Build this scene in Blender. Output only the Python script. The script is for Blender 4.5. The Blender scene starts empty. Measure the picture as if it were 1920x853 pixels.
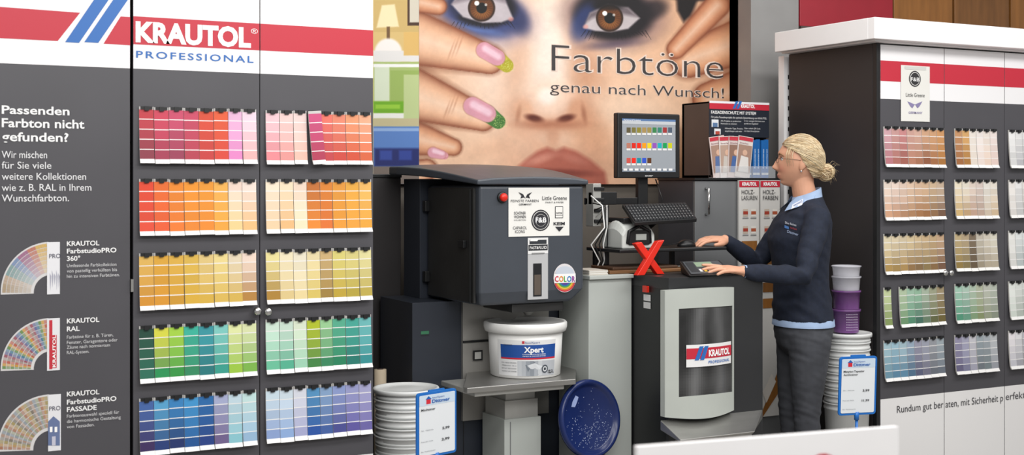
import bpy, bmesh, math, random
import numpy as np
from mathutils import Vector, Matrix, noise
from mathutils.bvhtree import BVHTree
random.seed(7)
SC=bpy.context.scene; COL=SC.collection
F=2400.0; TH=math.radians(27.9); S=math.sin(TH); C=math.cos(TH); H=1.46; HV=340.0
def PX(u,Y):
    t=(u-960)/F; return Y*(S+t*C)/(C-t*S)
def P(u,v,Y):
    X=PX(u,Y); z=X*S+Y*C; return Vector((X,Y,H+(HV-v)*z/F))
def PZ(u,v,z):
    x=(u-960)/F*z; return Vector((x*C+z*S,-x*S+z*C,H+(HV-v)*z/F))
def proj(X,Y,Z):
    z=X*S+Y*C; return 960+F*(X*C-Y*S)/z, HV-(Z-H)*F/z
def s2l(c): return c/12.92 if c<=.04045 else ((c+.055)/1.055)**2.4
def lin(h):
    h=h.lstrip('#'); return tuple(s2l(int(h[i:i+2],16)/255) for i in (0,2,4))+(1.0,)
# ---------------------------------------------------------------- materials
MATS={}
def mat(name,hexc='808080',rough=.5,metal=0,var=0,scale=8,bump=0,bscale=60,coat=0,emit=0,alpha=1,trans=0,attr=False,stretch=None):
    if name in MATS: return MATS[name]
    m=bpy.data.materials.new(name); m.use_nodes=True; nt=m.node_tree; b=nt.nodes['Principled BSDF']
    b.inputs['Roughness'].default_value=rough; b.inputs['Metallic'].default_value=metal
    b.inputs['Coat Weight'].default_value=coat; b.inputs['Alpha'].default_value=alpha
    b.inputs['Transmission Weight'].default_value=trans
    tc=nt.nodes.new('ShaderNodeTexCoord')
    mp=nt.nodes.new('ShaderNodeMapping'); nt.links.new(tc.outputs['Object'],mp.inputs['Vector'])
    if stretch: mp.inputs['Scale'].default_value=stretch
    c=lin(hexc); src=None
    if attr:
        a=nt.nodes.new('ShaderNodeAttribute'); a.attribute_name='Col'; src=a.outputs['Color']
    if var>0:
        n=nt.nodes.new('ShaderNodeTexNoise'); n.inputs['Scale'].default_value=scale; n.inputs['Detail'].default_value=5
        nt.links.new(mp.outputs['Vector'],n.inputs['Vector'])
        r=nt.nodes.new('ShaderNodeMapRange'); r.inputs['From Min'].default_value=.3; r.inputs['From Max'].default_value=.7
        r.inputs['To Min'].default_value=1-var; r.inputs['To Max'].default_value=1+var
        nt.links.new(n.outputs['Fac'],r.inputs['Value'])
        v=nt.nodes.new('ShaderNodeVectorMath'); v.operation='SCALE'
        if src: nt.links.new(src,v.inputs[0])
        else: v.inputs[0].default_value=c[:3]
        nt.links.new(r.outputs['Result'],v.inputs['Scale']); src=v.outputs['Vector']
    if src: nt.links.new(src,b.inputs['Base Color'])
    else: b.inputs['Base Color'].default_value=c
    if bump>0:
        n2=nt.nodes.new('ShaderNodeTexNoise'); n2.inputs['Scale'].default_value=bscale; n2.inputs['Detail'].default_value=4
        nt.links.new(mp.outputs['Vector'],n2.inputs['Vector'])
        bp=nt.nodes.new('ShaderNodeBump'); bp.inputs['Strength'].default_value=bump; bp.inputs['Distance'].default_value=.004
        nt.links.new(n2.outputs['Fac'],bp.inputs['Height']); nt.links.new(bp.outputs['Normal'],b.inputs['Normal'])
    if emit:
        if src: nt.links.new(src,b.inputs['Emission Color'])
        else: b.inputs['Emission Color'].default_value=c
        b.inputs['Emission Strength'].default_value=emit
    MATS[name]=m; return m
PRINT=mat('print','ffffff',.45,attr=True)
MATTE=mat('matte_print','ffffff',.65,attr=True,var=.025,scale=5)
SCREEN=mat('screen','ffffff',.25,attr=True,emit=.35)
DOORG=mat('door_grey','4d4c51',.42,var=.05,scale=3)
WHITE=mat('white_lacquer','f2f1f2',.4,var=.015)
PLW=mat('white_plastic','f0f0ee',.35,var=.02,scale=12)
BLACK=mat('black_plastic','17181a',.4,var=.1,scale=20)
DARKSIDE=mat('dark_side','2b2829',.5,var=.1,scale=4)
NAVY=mat('machine_grey','42474f',.38,var=.06,scale=5,bump=.05,bscale=200)
NAVYD=mat('machine_dark','2b303a',.42,var=.08,scale=5)
SCUFF=mat('scuffed_black','2a2a2a',.38,var=.25,scale=6,bump=.1)
METAL=mat('brushed_metal','a9a8a5',.35,.85,var=.08,scale=6,stretch=(1,1,12))
LGREY=mat('light_grey_metal','b4b4b0',.4,.3,var=.08,scale=7)
PALE=mat('pale_grey','b3b8b4',.5,var=.04,scale=3)
GREYD=mat('grey_door','77797b',.42,.15,var=.05,scale=4)
CHROME=mat('chrome','d8d8d8',.18,1)
BROWN=mat('dark_brown','4a3c38',.5,var=.1)
# ---------------------------------------------------------------- mesh builder
BASE={}
class MB:
    def __init__(s): s.v=[];s.f=[];s.fm=[];s.fc=[];s.fs=[];s.mats=[]
    def add(s,vs,fs,m,col=None,smooth=False,cols=None):
        if m not in s.mats: s.mats.append(m)
        k=s.mats.index(m); o=len(s.v); s.v.extend([tuple(v) for v in vs])
        c=lin(col) if isinstance(col,str) else (col or (1,1,1,1))
        for i,f in enumerate(fs):
            s.f.append(tuple(j+o for j in f)); s.fm.append(k); s.fs.append(smooth); s.fc.append(cols[i] if cols else c)
    def box(s,x0,x1,y0,y1,z0,z1,m,col=None):
        s.hexa([(x0,y0,z0),(x1,y0,z0),(x1,y1,z0),(x0,y1,z0),(x0,y0,z1),(x1,y0,z1),(x1,y1,z1),(x0,y1,z1)],m,col)
    def hexa(s,v,m,col=None):
        s.add(v,[(0,3,2,1),(4,5,6,7),(0,1,5,4),(1,2,6,5),(2,3,7,6),(3,0,4,7)],m,col)
    def boxm(s,M,sx,sy,sz,m,col=None):
        v=[M@Vector((a*sx/2,b*sy/2,c*sz/2)) for c in(-1,1) for a,b in((-1,-1),(1,-1),(1,1),(-1,1))]
        s.hexa(v,m,col)
    def poly(s,pts,m,col=None): s.add(pts,[tuple(range(len(pts)))],m,col)
    def prism(s,pts,d,m,col=None):
        n=len(pts); d=Vector(d); v=[Vector(p) for p in pts]+[Vector(p)+d for p in pts]
        s.add(v,[tuple(range(n))[::-1],tuple(range(n,2*n))]+[(i,(i+1)%n,n+(i+1)%n,n+i) for i in range(n)],m,col)
    def loft(s,rings,m,col=None,caps=True,smooth=True,closed=True):
        n=len(rings[0]); v=[p for r in rings for p in r]; fs=[]
        for a in range(len(rings)-1):
            for i in range(n if closed else n-1):
                j=(i+1)%n; fs.append((a*n+i,a*n+j,(a+1)*n+j,(a+1)*n+i))
        if caps: fs.append(tuple(range(n))[::-1]); fs.append(tuple(range((len(rings)-1)*n,len(rings)*n)))
        s.add(v,fs,m,col,smooth)
    def tube(s,pts,r,m,col=None,n=10,round_=False):
        pts=[Vector(p) for p in pts]; r=list(r) if hasattr(r,'__len__') else [r]*len(pts)
        if round_:
            d0=(pts[0]-pts[1]).normalized(); d1=(pts[-1]-pts[-2]).normalized(); r0=r[0]; r1=r[-1]
            pts=[pts[0]+d0*r0*.95,pts[0]+d0*r0*.6]+pts+[pts[-1]+d1*r1*.6,pts[-1]+d1*r1*.95]
            r=[r0*.3,r0*.8]+r+[r1*.8,r1*.3]
        t=(pts[1]-pts[0]).normalized(); a=t.orthogonal().normalized(); rings=[]
        for i,p in enumerate(pts):
            if 0<i<len(pts)-1: t2=((pts[i+1]-p).normalized()+(p-pts[i-1]).normalized()).normalized()
            elif i==0: t2=t
            else: t2=(p-pts[i-1]).normalized()
            q=t.rotation_difference(t2); a=q@a; t=t2; b=t.cross(a)
            rings.append([p+(a*math.cos(k*2*math.pi/n)+b*math.sin(k*2*math.pi/n))*r[i] for k in range(n)])
        s.loft(rings,m,col)
    def lathe(s,prof,c,m,col=None,n=40,M=None,caps=True):
        M=M or Matrix.Identity(3); c=Vector(c)
        s.loft([[c+M@Vector((r*math.cos(k*2*math.pi/n),r*math.sin(k*2*math.pi/n),z)) for k in range(n)] for r,z in prof],m,col,caps)
    def sphere(s,c,rx,ry,rz,m,col=None,n=20,M=None):
        k=n//2; s.lathe2(c,[(math.sin(math.pi*i/k),-math.cos(math.pi*i/k)) for i in range(k+1)],rx,ry,rz,m,col,n,M)
    def lathe2(s,c,prof,rx,ry,rz,m,col,n,M):
        M=M or Matrix.Identity(3); c=Vector(c)
        s.loft([[c+M@Vector((max(r,.01)*rx*math.cos(k*2*math.pi/n),max(r,.01)*ry*math.sin(k*2*math.pi/n),z*rz)) for k in range(n)] for r,z in prof],m,col)
    # flat print on a wall-parallel plane
    def q(s,pts,Y,col,m=None,off=.0015): s.poly([P(u,v,Y)-Vector((0,off,0)) for u,v in pts],m or PRINT,col)
    def rect(s,u0,v0,u1,v1,Y,col,m=None,off=.0015):
        a=P(u0,v0,Y);b=P(u0,v1,Y);x1=PX(u1,Y); y=Y-off
        s.poly([(a.x,y,b.z),(x1,y,b.z),(x1,y,a.z),(a.x,y,a.z)],m or PRINT,col)
    def disc(s,u,v,r,Y,col,off=.0015,n=24):
        c=P(u,v,Y); rr=r*(c.x*S+c.y*C)/F; s.poly([(c.x+rr*math.cos(k*2*math.pi/n),Y-off,c.z+rr*math.sin(k*2*math.pi/n)) for k in range(n)],PRINT,col)
    def text(s,body,fn,w,hcap,col,bold=0,m=None,sp=1):
        vs,fs,x0,x1=textdata(body,bold,sp); sx=w/(x1-x0); sy=hcap/CAPH
        s.add([fn((x-x0)*sx,y*sy) for x,y in vs],fs,m or PRINT,col)
    def T(s,body,u0,vb,u1,h,Y,col,bold=0,off=.003,sp=1):
        a=P(u0,vb,Y); w=PX(u1,Y)-a.x; hh=h*(a.x*S+Y*C)/F
        s.text(body,lambda x,y:(a.x+x,Y-off,a.z+y),w,hh,col,bold,None,sp)
    def mesh(s,name,base=Vector((0,0,0))):
        me=bpy.data.meshes.new(name); a=np.array(s.v,dtype=float)-np.array(base)
        me.from_pydata(a.tolist(),[],s.f)
        for m in s.mats: me.materials.append(m)
        me.polygons.foreach_set('material_index',s.fm); me.polygons.foreach_set('use_smooth',s.fs)
        if any(m in (PRINT,MATTE,SCREEN) or m.name.endswith('_attr') for m in s.mats):
            ca=me.color_attributes.new('Col','FLOAT_COLOR','CORNER')
            cnt=np.array([len(f) for f in s.f]); arr=np.repeat(np.array(s.fc,dtype=np.float32),cnt,axis=0)
            ca.data.foreach_set('color',arr.ravel())
        me.update(); return me
    def build(s,name,parent=None,label=None,cat=None,group=None,kind=None,bev=0,seg=2):
        if parent is None:
            if kind=='structure': base=Vector((0,0,0))
            else:
                a=np.array(s.v); base=Vector(((a[:,0].min()+a[:,0].max())/2,(a[:,1].min()+a[:,1].max())/2,a[:,2].min()))
        else: base=BASE[parent.name]
        return link(s.mesh(name,base),name,parent,base,label,cat,group,kind,bev,seg)
def link(me,name,parent,base,label=None,cat=None,group=None,kind=None,bev=0,seg=2):
    o=bpy.data.objects.new(name,me); COL.objects.link(o); BASE[o.name]=base
    if parent: o.parent=parent
    else: o.location=base
    if label:o['label']=label
    if cat:o['category']=cat
    if group:o['group']=group
    if kind:o['kind']=kind
    if bev:
        b=o.modifiers.new('Bevel','BEVEL'); b.width=bev; b.segments=seg; b.limit_method='ANGLE'; b.angle_limit=math.radians(40)
    return o
def thing(name,label,cat,loc,group=None):
    o=bpy.data.objects.new(name,None); COL.objects.link(o); o.empty_display_size=.05
    o.location=loc; o['label']=label; o['category']=cat; BASE[o.name]=Vector(loc)
    if group:o['group']=group
    return o
_tc={}
def textdata(body,bold=0,sp=1):
    k=(body,bold,sp)
    if k in _tc: return _tc[k]
    cu=bpy.data.curves.new('t','FONT'); cu.body=body; cu.size=1; cu.offset=bold; cu.space_character=sp; cu.resolution_u=3
    o=bpy.data.objects.new('t',cu); me=bpy.data.meshes.new_from_object(o)
    if len(me.vertices)==0:
        COL.objects.link(o); dg=bpy.context.evaluated_depsgraph_get(); me=bpy.data.meshes.new_from_object(o.evaluated_get(dg))
    vs=[(v.co.x,v.co.y) for v in me.vertices]; fs=[tuple(p.vertices) for p in me.polygons]
    bpy.data.objects.remove(o); bpy.data.meshes.remove(me); bpy.data.curves.remove(cu)
    xs=[v[0] for v in vs] or [0,1]; _tc[k]=(vs,fs,min(xs),max(xs)); return _tc[k]
CAPH=1.0; _h=textdata('H'); CAPH=max(v[1] for v in _h[0]) if _h[0] else .7
# ---------------------------------------------------------------- soft painter
def ell(u,v,cx,cy,rx,ry,ang=0,soft=2):
    a=math.radians(ang); x=(u-cx)*math.cos(a)+(v-cy)*math.sin(a); y=-(u-cx)*math.sin(a)+(v-cy)*math.cos(a)
    d=(np.sqrt((x/rx)**2+(y/ry)**2)-1)*min(rx,ry); t=np.clip(.5-d/soft,0,1); return t*t*(3-2*t)
def cap(u,v,a,b,ra,rb):
    ax,ay=a;bx,by=b; dx,dy=bx-ax,by-ay; t=np.clip(((u-ax)*dx+(v-ay)*dy)/(dx*dx+dy*dy),0,1)
    return np.hypot(u-ax-t*dx,v-ay-t*dy)/(ra+(rb-ra)*t)
def pmask(u,v,pts,soft=2):
    ins=np.zeros(u.shape,bool); dm=np.full(u.shape,1e9); n=len(pts)
    for i in range(n):
        ax,ay=pts[i];bx,by=pts[(i+1)%n]; dx,dy=bx-ax,by-ay
        t=np.clip(((u-ax)*dx+(v-ay)*dy)/(dx*dx+dy*dy+1e-9),0,1); dm=np.minimum(dm,np.hypot(u-ax-t*dx,v-ay-t*dy))
        if dy!=0: ins^=((ay>v)!=(by>v))&(u<dx*(v-ay)/dy+ax)
    return np.clip(.5+np.where(ins,dm,-dm)/soft,0,1)
def bl(c,m,rgb,a=1.0):
    m=(m*a)[...,None]; c[:]=c*(1-m)+np.array(rgb)*m
def paint(mb,u0,u1,v0,v1,Y,step,fn,m):
    a=P(u0,v0,Y); x1=PX(u1,Y); zb=min(P(u0,v1,Y).z,P(u1,v1,Y).z); zt=max(a.z,P(u1,v0,Y).z)
    nx=int((u1-u0)/step); nz=int((v1-v0)/step*1.04)
    xs=np.linspace(a.x,x1,nx+1); zs=np.linspace(zb,zt,nz+1)
    XX,ZZ=np.meshgrid(xs,zs); vs=np.stack([XX,np.full_like(XX,Y),ZZ],-1).reshape(-1,3).tolist()
    cx=(xs[:-1]+xs[1:])/2; cz=(zs[:-1]+zs[1:])/2; CX,CZ=np.meshgrid(cx,cz); U,V=proj(CX,Y,CZ)
    c=fn(U,V); c=np.clip(c,0,1); c=np.where(c<=.04045,c/12.92,((c+.055)/1.055)**2.4).reshape(-1,3)
    c=np.concatenate([c,np.ones((len(c),1))],1).tolist(); w=nx+1
    fs=[(j*w+i,j*w+i+1,(j+1)*w+i+1,(j+1)*w+i) for j in range(nz) for i in range(nx)]
    mb.add(vs,fs,m,cols=c)
# ================================================================ SETTING
WY=5.2
b=MB(); b.box(-1.5,8.5,WY,WY+.1,0,3.3,mat('wall_paint','6e675f',.7,var=.03)); b.build('wall_back',kind='structure')
b=MB(); b.box(-1.5,8.5,-1.5,WY+.1,-.08,0,mat('floor_tiles','8f8b86',.35,var=.08,scale=3)); b.build('floor',kind='structure')
b=MB(); x0=PX(1408,5.0); b.box(x0,x0+.3,5.0,WY,0,3.3,mat('pillar_grey','8f8e8d',.45,.2,var=.04)); b.build('trim_1',kind='structure')
b=MB(); b.box(PX(1394,5.12),x0,5.10,WY,0,3.3,mat('channel_dark','3c3a3b',.5)); b.build('trim_2',kind='structure')
WOOD=mat('honey_wood','96632f',.35,var=.18,scale=3,stretch=(9,1,1.2)); WOOD2=mat('amber_wood','80552c',.35,var=.2,scale=3,stretch=(9,1,1.2))
for i,(a,c,m,l) in enumerate([(1676,1786,WOOD,'honey brown wooden panel on wall above cabinet, beside the red panel'),(1790,1892,WOOD2,'amber wooden panel on wall above cabinet, between two other wood panels'),(1896,2010,WOOD,'wooden panel on wall above cabinet, rightmost and cut by photo edge')]):
    t=thing('wood_panel',l,'wood panel',(PX((a+c)/2,5.1),5.1,2.05),'wooden panels above the right cabinet')
    b=MB(); b.box(PX(a,5.1),PX(c,5.1),5.10,5.13,2.05,3.0,m); b.build('board',t,bev=.003)
    b=MB(); b.box(PX(a,5.1)-.004,PX(c,5.1)+.004,5.13,5.198,2.05,3.0,BROWN); b.build('backing',t)
b=MB(); b.box(PX(1500,5.0),PX(1674,5.0),5.0,5.03,2.24,3.0,mat('red_panel','98192a',.4,var=.05)); b.box(PX(1500,5.0),PX(1674,5.0),4.99,5.198,2.215,2.24,BROWN)
b.build('red_fascia_panel',label='dark red panel above the right cabinet, beside the wooden panels',cat='panel',bev=.002)
t=thing('shelf_upright','white perforated metal shelf upright beside the right cabinet','shelf upright',(PX(1478,4.8),4.8,0))
b=MB(); xa=PX(1470,4.8); xb=PX(1487,4.8); b.box(xa,xb,4.8,4.84,0,2.06,WHITE)
for k in range(38):
    z=.1+k*.05; b.box((xa+xb)/2-.004,(xa+xb)/2+.004,4.7985,4.80,z,z+.02,BLACK)
b.build('post',t)
b=MB(); b.box(xa-.02,xb,4.76,4.9,0,.04,WHITE); b.build('foot',t,bev=.003)
# ================================================================ CABINETS
CY=4.2
RED='c4283c'; BLU='2a6bb8'
def band(mb,x0,x1,z0,z1,col,Y=CY,off=.0012): mb.poly([(x0,Y-off,z0),(x1,Y-off,z0),(x1,Y-off,z1),(x0,Y-off,z1)],PRINT,col)
def door_panel(mb,x0,x1,stripe=True):
    mb.box(x0+.0015,x1-.0015,CY,CY+.02,.10,2.06 if x0>3.5 else 2.2,DOORG)
    zt=2.06 if x0>3.5 else 2.2
    band(mb,x0+.0015,x1-.0015,1.822,zt,'f0eff1'); band(mb,x0+.0015,x1-.0015,.10,.505,'edecec')
    if stripe: band(mb,x0+.0015,x1-.0015,1.90,1.99,RED,off=.0018)
def knob(mb,u,v):
    c=P(u,v,CY); M=Matrix.Rotation(math.radians(90),3,'X')
    mb.lathe([(.004,0),(.005,.012),(.012,.018),(.014,.026),(.010,.032),(.002,.034)],(c.x,CY,c.z),CHROME,n=20,M=M)
XA0,XA1,XB0,XB1,XB2=PX(-12,CY),PX(244.5,CY),PX(249,CY),PX(487,CY),PX(700,CY)
tA=thing('display_cabinet','dark grey display cabinet door with white text and printed fan decks','cabinet',((XA0+XA1)/2,4.5,0),'display cabinets')
b=MB(); b.box(XA0-.41,XA1-.002,CY+.022,4.78,0,2.2,DARKSIDE); b.build('body',tA,bev=.002)
b=MB(); door_panel(b,XA0-.41,XA0); b.build('door',tA)
b=MB(); door_panel(b,XA0,XA1,False)
def fan(mb,px,py,R,cols,kind):
    n=24; Y=CY
    for k in range(n):
        a0=math.radians(96+84*k/n); a1=math.radians(96+84*(k+.93)/n); base=cols[k%len(cols)] if kind else cols[int(k/n*len(cols))]
        for j in range(7):
            r0=R*(.42+.58*j/7); r1=R*(.42+.58*(j+.86)/7)
            c=lin(base); w=.55*(1-j/7) if kind!=2 else .35*((j*3+k*5)%7)/7; c=tuple(c[i]*(1-w)+.75*w for i in range(3))+(1,)
            mb.q([(px+r*math.cos(a),py-r*math.sin(a)) for r,a in((r0,a0),(r1,a0),(r1,a1),(r0,a1))],Y,c,off=.0018)
    mb.q([(px+R*1.02*math.cos(a),py-R*1.02*math.sin(a)) for a in [math.radians(94+88*i/16) for i in range(17)]]+[(px+R*.36*math.cos(a),py-R*.36*math.sin(a)) for a in [math.radians(182-88*i/16) for i in range(17)]],Y,'d8d6d6',off=.0012)
    mb.rect(px-9,py-R-1,px+15,py+3,Y,'e8e8ec',off=.0024)
b.q([(-13,12),(150,24),(108,77),(-13,71)],CY,RED,off=.0018)
for x in (122,158):
    b.q([(x,79),(x+26,80.5),(x+84,-4),(x+58,-6)],CY,BLU,off=.0024)
b.q([(194,82),(244,85),(244,32),(226,31)],CY,RED,off=.0018)
for s_,vb,u1,h in (("Passenden",213,130,15),("Farbton nicht",238,158,16),("gefunden?",264,128,16)): b.T(s_,3,vb,u1,h,CY,'f4f4f4',.02)
for s_,vb,u1 in (("Wir mischen",296,88),("für Sie viele",316,96),("weitere Kollektionen",337,161),("wie z. B. RAL in Ihrem",358,171),("Wunschfarbton.",378,129)): b.T(s_,3,vb,u1,13,CY,'e8e8ea',.002)
def para(lines,u,col,h,bold=0):
    for s_,vb,u1 in lines: b.T(s_,u,vb,u1,h,CY,col,bold)
para((("KRAUTOL",461,186),("FarbstudioPRO",475,218),("360°",489,150)),125,'f4f4f4',8.5,.022)
para((("Umfassende Farbkollektion",501,218),("von pastellig verhüllten bis",511,219),("hin zu intensiven Farbtönen.",521,224)),125,'d8d8da',6)
para((("KRAUTOL",606,186),("RAL",621,149)),125,'f4f4f4',8.5,.022)
para((("Farbtöne für z. B. Türen,",635,212),("Fenster, Garagentore oder",645,220),("Zäune nach normiertem",654,206),("RAL-System.",664,167)),125,'d8d8da',6)
para((("KRAUTOL",743,186),("FarbstudioPRO",758,218),("FASSADE",772,181)),125,'f4f4f4',8.5,.022)
para((("Farbtonauswahl speziell für",783,223),("die harmonische Gestaltung",793,226),("von Fassaden.",803,177)),125,'d8d8da',6)
fan(b,97,549,94,['d0a850','b86850','985880','7088b0','789898','b8a088','a89070'],0)
fan(b,97,692,94,['b85840','c89840','709058','487c98','6c6c98','985060','a08c84'],2)
fan(b,99,843,102,['a09058','b89464','a87860','94987c','8c949c','a88c7c','80786c'],2)
b.T("PRO",92,484,113,8,CY,'3a3a50',0,off=.0036); b.T("PRO",92,770,113,8,CY,'3a3a50',0,off=.0036)
for k in range(5): b.q([(93+k*4,512-6*(k%2)),(96+k*4,518),(94+k*4,545-5*(k%3))],CY,'a8a8b8',off=.003)
b.rect(92,600,98,692,CY,'c83040',off=.003); b.rect(98,628,106,690,CY,'c83040',off=.003)
a_=P(104,688,CY); b.text("KRAUTOL",lambda x,y:(a_.x-y,CY-.004,a_.z+x),.10,.009,'ffffff',.02)
b.q([(90,790),(100,780),(112,790),(112,835),(90,835)],CY,'6878a0',off=.003); b.rect(93,800,98,810,CY,'ffffff',off=.0036); b.rect(102,800,107,810,CY,'ffffff',off=.0036); b.rect(97,818,104,835,CY,'c8c8d8',off=.0036)
dA=b.build('door',tA)
b=MB(); c=P(247,535,CY); b.box(c.x-.004,c.x+.004,CY-.008,CY+.01,c.z-.02,c.z+.02,METAL); b.build('hinge',dA)
tB=thing('display_cabinet','wide dark grey display cabinet with bright colour cards on both doors','cabinet',((XB0+XB2)/2,4.5,0),'display cabinets')
b=MB(); b.box(XB0+.002,XB2-.001,CY+.022,4.78,0,2.2,DARKSIDE); b.build('body',tB,bev=.002)
b=MB(); door_panel(b,XB0,XB1); b.T("KRAUTOL",254,77,470,35,CY,'ffffff',.045,off=.003); b.T("®",470,63,483,9,CY,'ffffff',.0)
b.T("PROFESSIONAL",255,108,475,12.5,CY,BLU,.012,sp=1.25); d=b.build('door',tB)
b=MB(); knob(b,479,582); b.build('knob',d,label='silver round knob')
b=MB(); door_panel(b,XB1,XB2); d=b.build('door',tB)
b=MB(); knob(b,499,583); b.build('knob',d,label='silver round knob')
XR=[PX(u,CY) for u in (1650,1770,1883)]; XR.append(XR[2]+.385); XR.append(XR[3]+.385)
tR=thing('display_cabinet','tall dark display cabinet with white cornice holding muted colour cards','cabinet',(4.6,4.5,0),'display cabinets')
b=MB(); b.box(XR[0]-.022,XR[4]+.02,CY+.022,4.78,0,2.065,DARKSIDE); b.box(XR[0]-.022,XR[0]-.004,CY-.004,CY+.022,0,2.065,BLACK); b.build('body',tR,bev=.002)
b=MB(); xc=PX(1640,4.12); b.box(xc,XR[4]+.1,4.12,4.16,2.072,2.165,WHITE); b.box(xc,xc+.04,4.16,4.78,2.072,2.165,WHITE); b.box(xc+.04,XR[4]+.1,4.16,4.78,2.066,2.08,WHITE); b.build('cornice',tR,bev=.003)
for i in range(4):
    b=MB(); door_panel(b,XR[i],XR[i+1])
    if i==0: b.T("Rundum gut ber",1681,774,1768,13,CY,'404045',0)
    if i==1: b.T("aten, mit Sicherheit p",1772,764,1880,13,CY,'404045',0)
    if i==2: b.T("erfekt getönt",1885,750,1965,13,CY,'404045',0)
    d=b.build('door',tR)
    if i<2:
        b=MB(); knob(b,1765 if i==0 else 1776,511); b.build('knob',d,label='silver round knob')
# ---------------------------------------------------------------- colour cards
def cname(h):
    import colorsys
    r,g,bb=[int(h[i:i+2],16)/255 for i in (0,2,4)]; hh,l,s=colorsys.rgb_to_hls(r,g,bb); d=hh*360
    if s<.13: n='grey' if l<.85 else 'white'
    elif d<12 or d>=345: n='red' if l<.6 else 'pink'
    elif d<28: n='orange' if s>.7 and l<.7 else ('brown' if l<.6 else 'peach')
    elif d<44: n='amber' if s>.6 and l<.7 else ('tan' if l<.75 else 'cream')
    elif d<64: n='yellow' if s>.5 else 'sand'
    elif d<90: n='lime green'
    elif d<160: n='green'
    elif d<190: n='turquoise'
    elif d<235: n='blue'
    elif d<290: n='violet'
    else: n='pink'
    return ('dark ' if l<.33 else 'pale ' if l>.8 else '')+n
ORD=['first','second','third','fourth','fifth','sixth','seventh','eighth']
ROW=['top','second','third','fourth','bottom']
clipmesh={}
def card(x0,w,zt,h,c0,c1,label,group,rot=0,fwd=0):
    mb=MB(); a=lin(c0); e=lin(c1); n=5; segs=[(0,.05,'c8c6c4')]
    t=.05
    for k in range(n):
        q=k/(n-1); jj=random.uniform(.93,1.05)
        c=tuple(min(1,(a[i]*(1-q)+e[i]*q)*jj*.95) for i in range(3))+(1,)
        segs.append((t,t+.162,c)); segs.append((t+.162,t+.178,'ecebea')); t+=.178
    segs.append((t,1.0,'ecebea'))
    y=lambda q:CY-.006-fwd-.013*q**1.6-(.006*max(0,(q-.92)/.08))
    vs=[];fs=[];cs=[]
    def L(c): return lin(c) if isinstance(c,str) else c
    for (t0,t1,c) in segs:
        o=len(vs); vs+= [(x0,y(t0),zt-h*t0),(x0+w,y(t0),zt-h*t0),(x0+w,y(t1),zt-h*t1),(x0,y(t1),zt-h*t1)]
        fs.append((o,o+3,o+2,o+1)); cs.append(L(c))
        o2=len(vs); yb=CY-.002
        yy=lambda q:min(yb,y(q)+.006)
        vs+=[(x0,yy(t0),zt-h*t0),(x0,yy(t1),zt-h*t1),(x0+w,yy(t0),zt-h*t0),(x0+w,yy(t1),zt-h*t1)]
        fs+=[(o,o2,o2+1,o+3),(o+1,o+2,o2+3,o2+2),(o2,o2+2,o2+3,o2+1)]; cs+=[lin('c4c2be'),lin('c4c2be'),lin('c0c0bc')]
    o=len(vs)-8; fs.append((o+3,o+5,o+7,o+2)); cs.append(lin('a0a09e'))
    mb.add(vs,fs,PRINT,cols=cs)
    if rot:
        cx=x0+w/2; R=Matrix.Rotation(rot,3,'Y'); pv=Vector((cx,CY,zt)); mb.v=[tuple(pv+R@(Vector(p)-pv)) for p in mb.v]
    o=mb.build('colour_card',label=label,cat='colour card',group=group)
    key=round(w,4)
    if key not in clipmesh:
        c=MB(); c.box(-w*.40,w*.40,-.010,0,-.006,.003,BLACK); c.box(-w*.16,w*.16,-.0125,-.009,-.011,.0035,BLACK); clipmesh[key]=c.mesh('clip')
    k=bpy.data.objects.new('clip',clipmesh[key]); COL.objects.link(k); k.parent=o
    k.location=Vector((x0+w/2,CY-.0015,zt-.002))-BASE[o.name]
def cards(edges,zs,h,rows,door,group,special={}):
    for r,row in enumerate(rows):
        for i,cc in enumerate(row.split()):
            if cc=='-': continue
            x0=PX(edges[i],CY); x1=PX(edges[i+1],CY); w=(x1-x0)*.965; c0,c1=cc.split(':')
            mid=''.join('%02x'%((int(c0[k:k+2],16)+int(c1[k:k+2],16))//2) for k in (0,2,4))
            rot,fw=special.get((r,i),(random.uniform(-.006,.006),random.uniform(0,.002)))
            card(x0,w,zs[r]+random.uniform(-.001,.001),h,c0,c1,f"{cname(mid)} colour card, {ORD[i]} from left in {ROW[r]} row, {door}",group,rot,fw)
ZS=[1.70,1.467,1.229,.994,.762]
cards([260,288,316,344,372,400,427,453,480],ZS,.182,[
 'c83040:841834 d43c58:a01844 cc4468:942048 c84060:b02440 dc4828:c02420 e4582c:d03018 ecb8dc:e080c0 f0d4e4:ecacac',
 'e04020:e0401c ec6c20:e85414 ec881c:ea7412 ee9420:ea8414 f29c28:ec8812 f4b450:f0a030 f6dccc:f4cc8c f2e0d4:f4c080',
 'eabc5c:d08c18 e4ac38:d49018 e8b848:d09820 e4bc50:d4a830 e8cc84:d4ac3c ecd890:d8b450 f0e0c0:d4b04c eed8c8:b88438',
 '1d4a3a:1c6a54 dcdc48:149050 acdc48:2c9840 38b8a0:28885c 38a0ac:147478 84d4cc:2c9c8c e4ecac:98c43c e0e8b4:7cb848',
 '4468ac:38245c 58a8d8:1c3878 3888c8:142c68 4098d4:145498 2870b4:183c88 a8b0d4:706090 c4dce8:88c4d0 ccecec:9cc0e0'],
 'left door of left cabinet','bright colour cards on the left cabinet')
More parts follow.
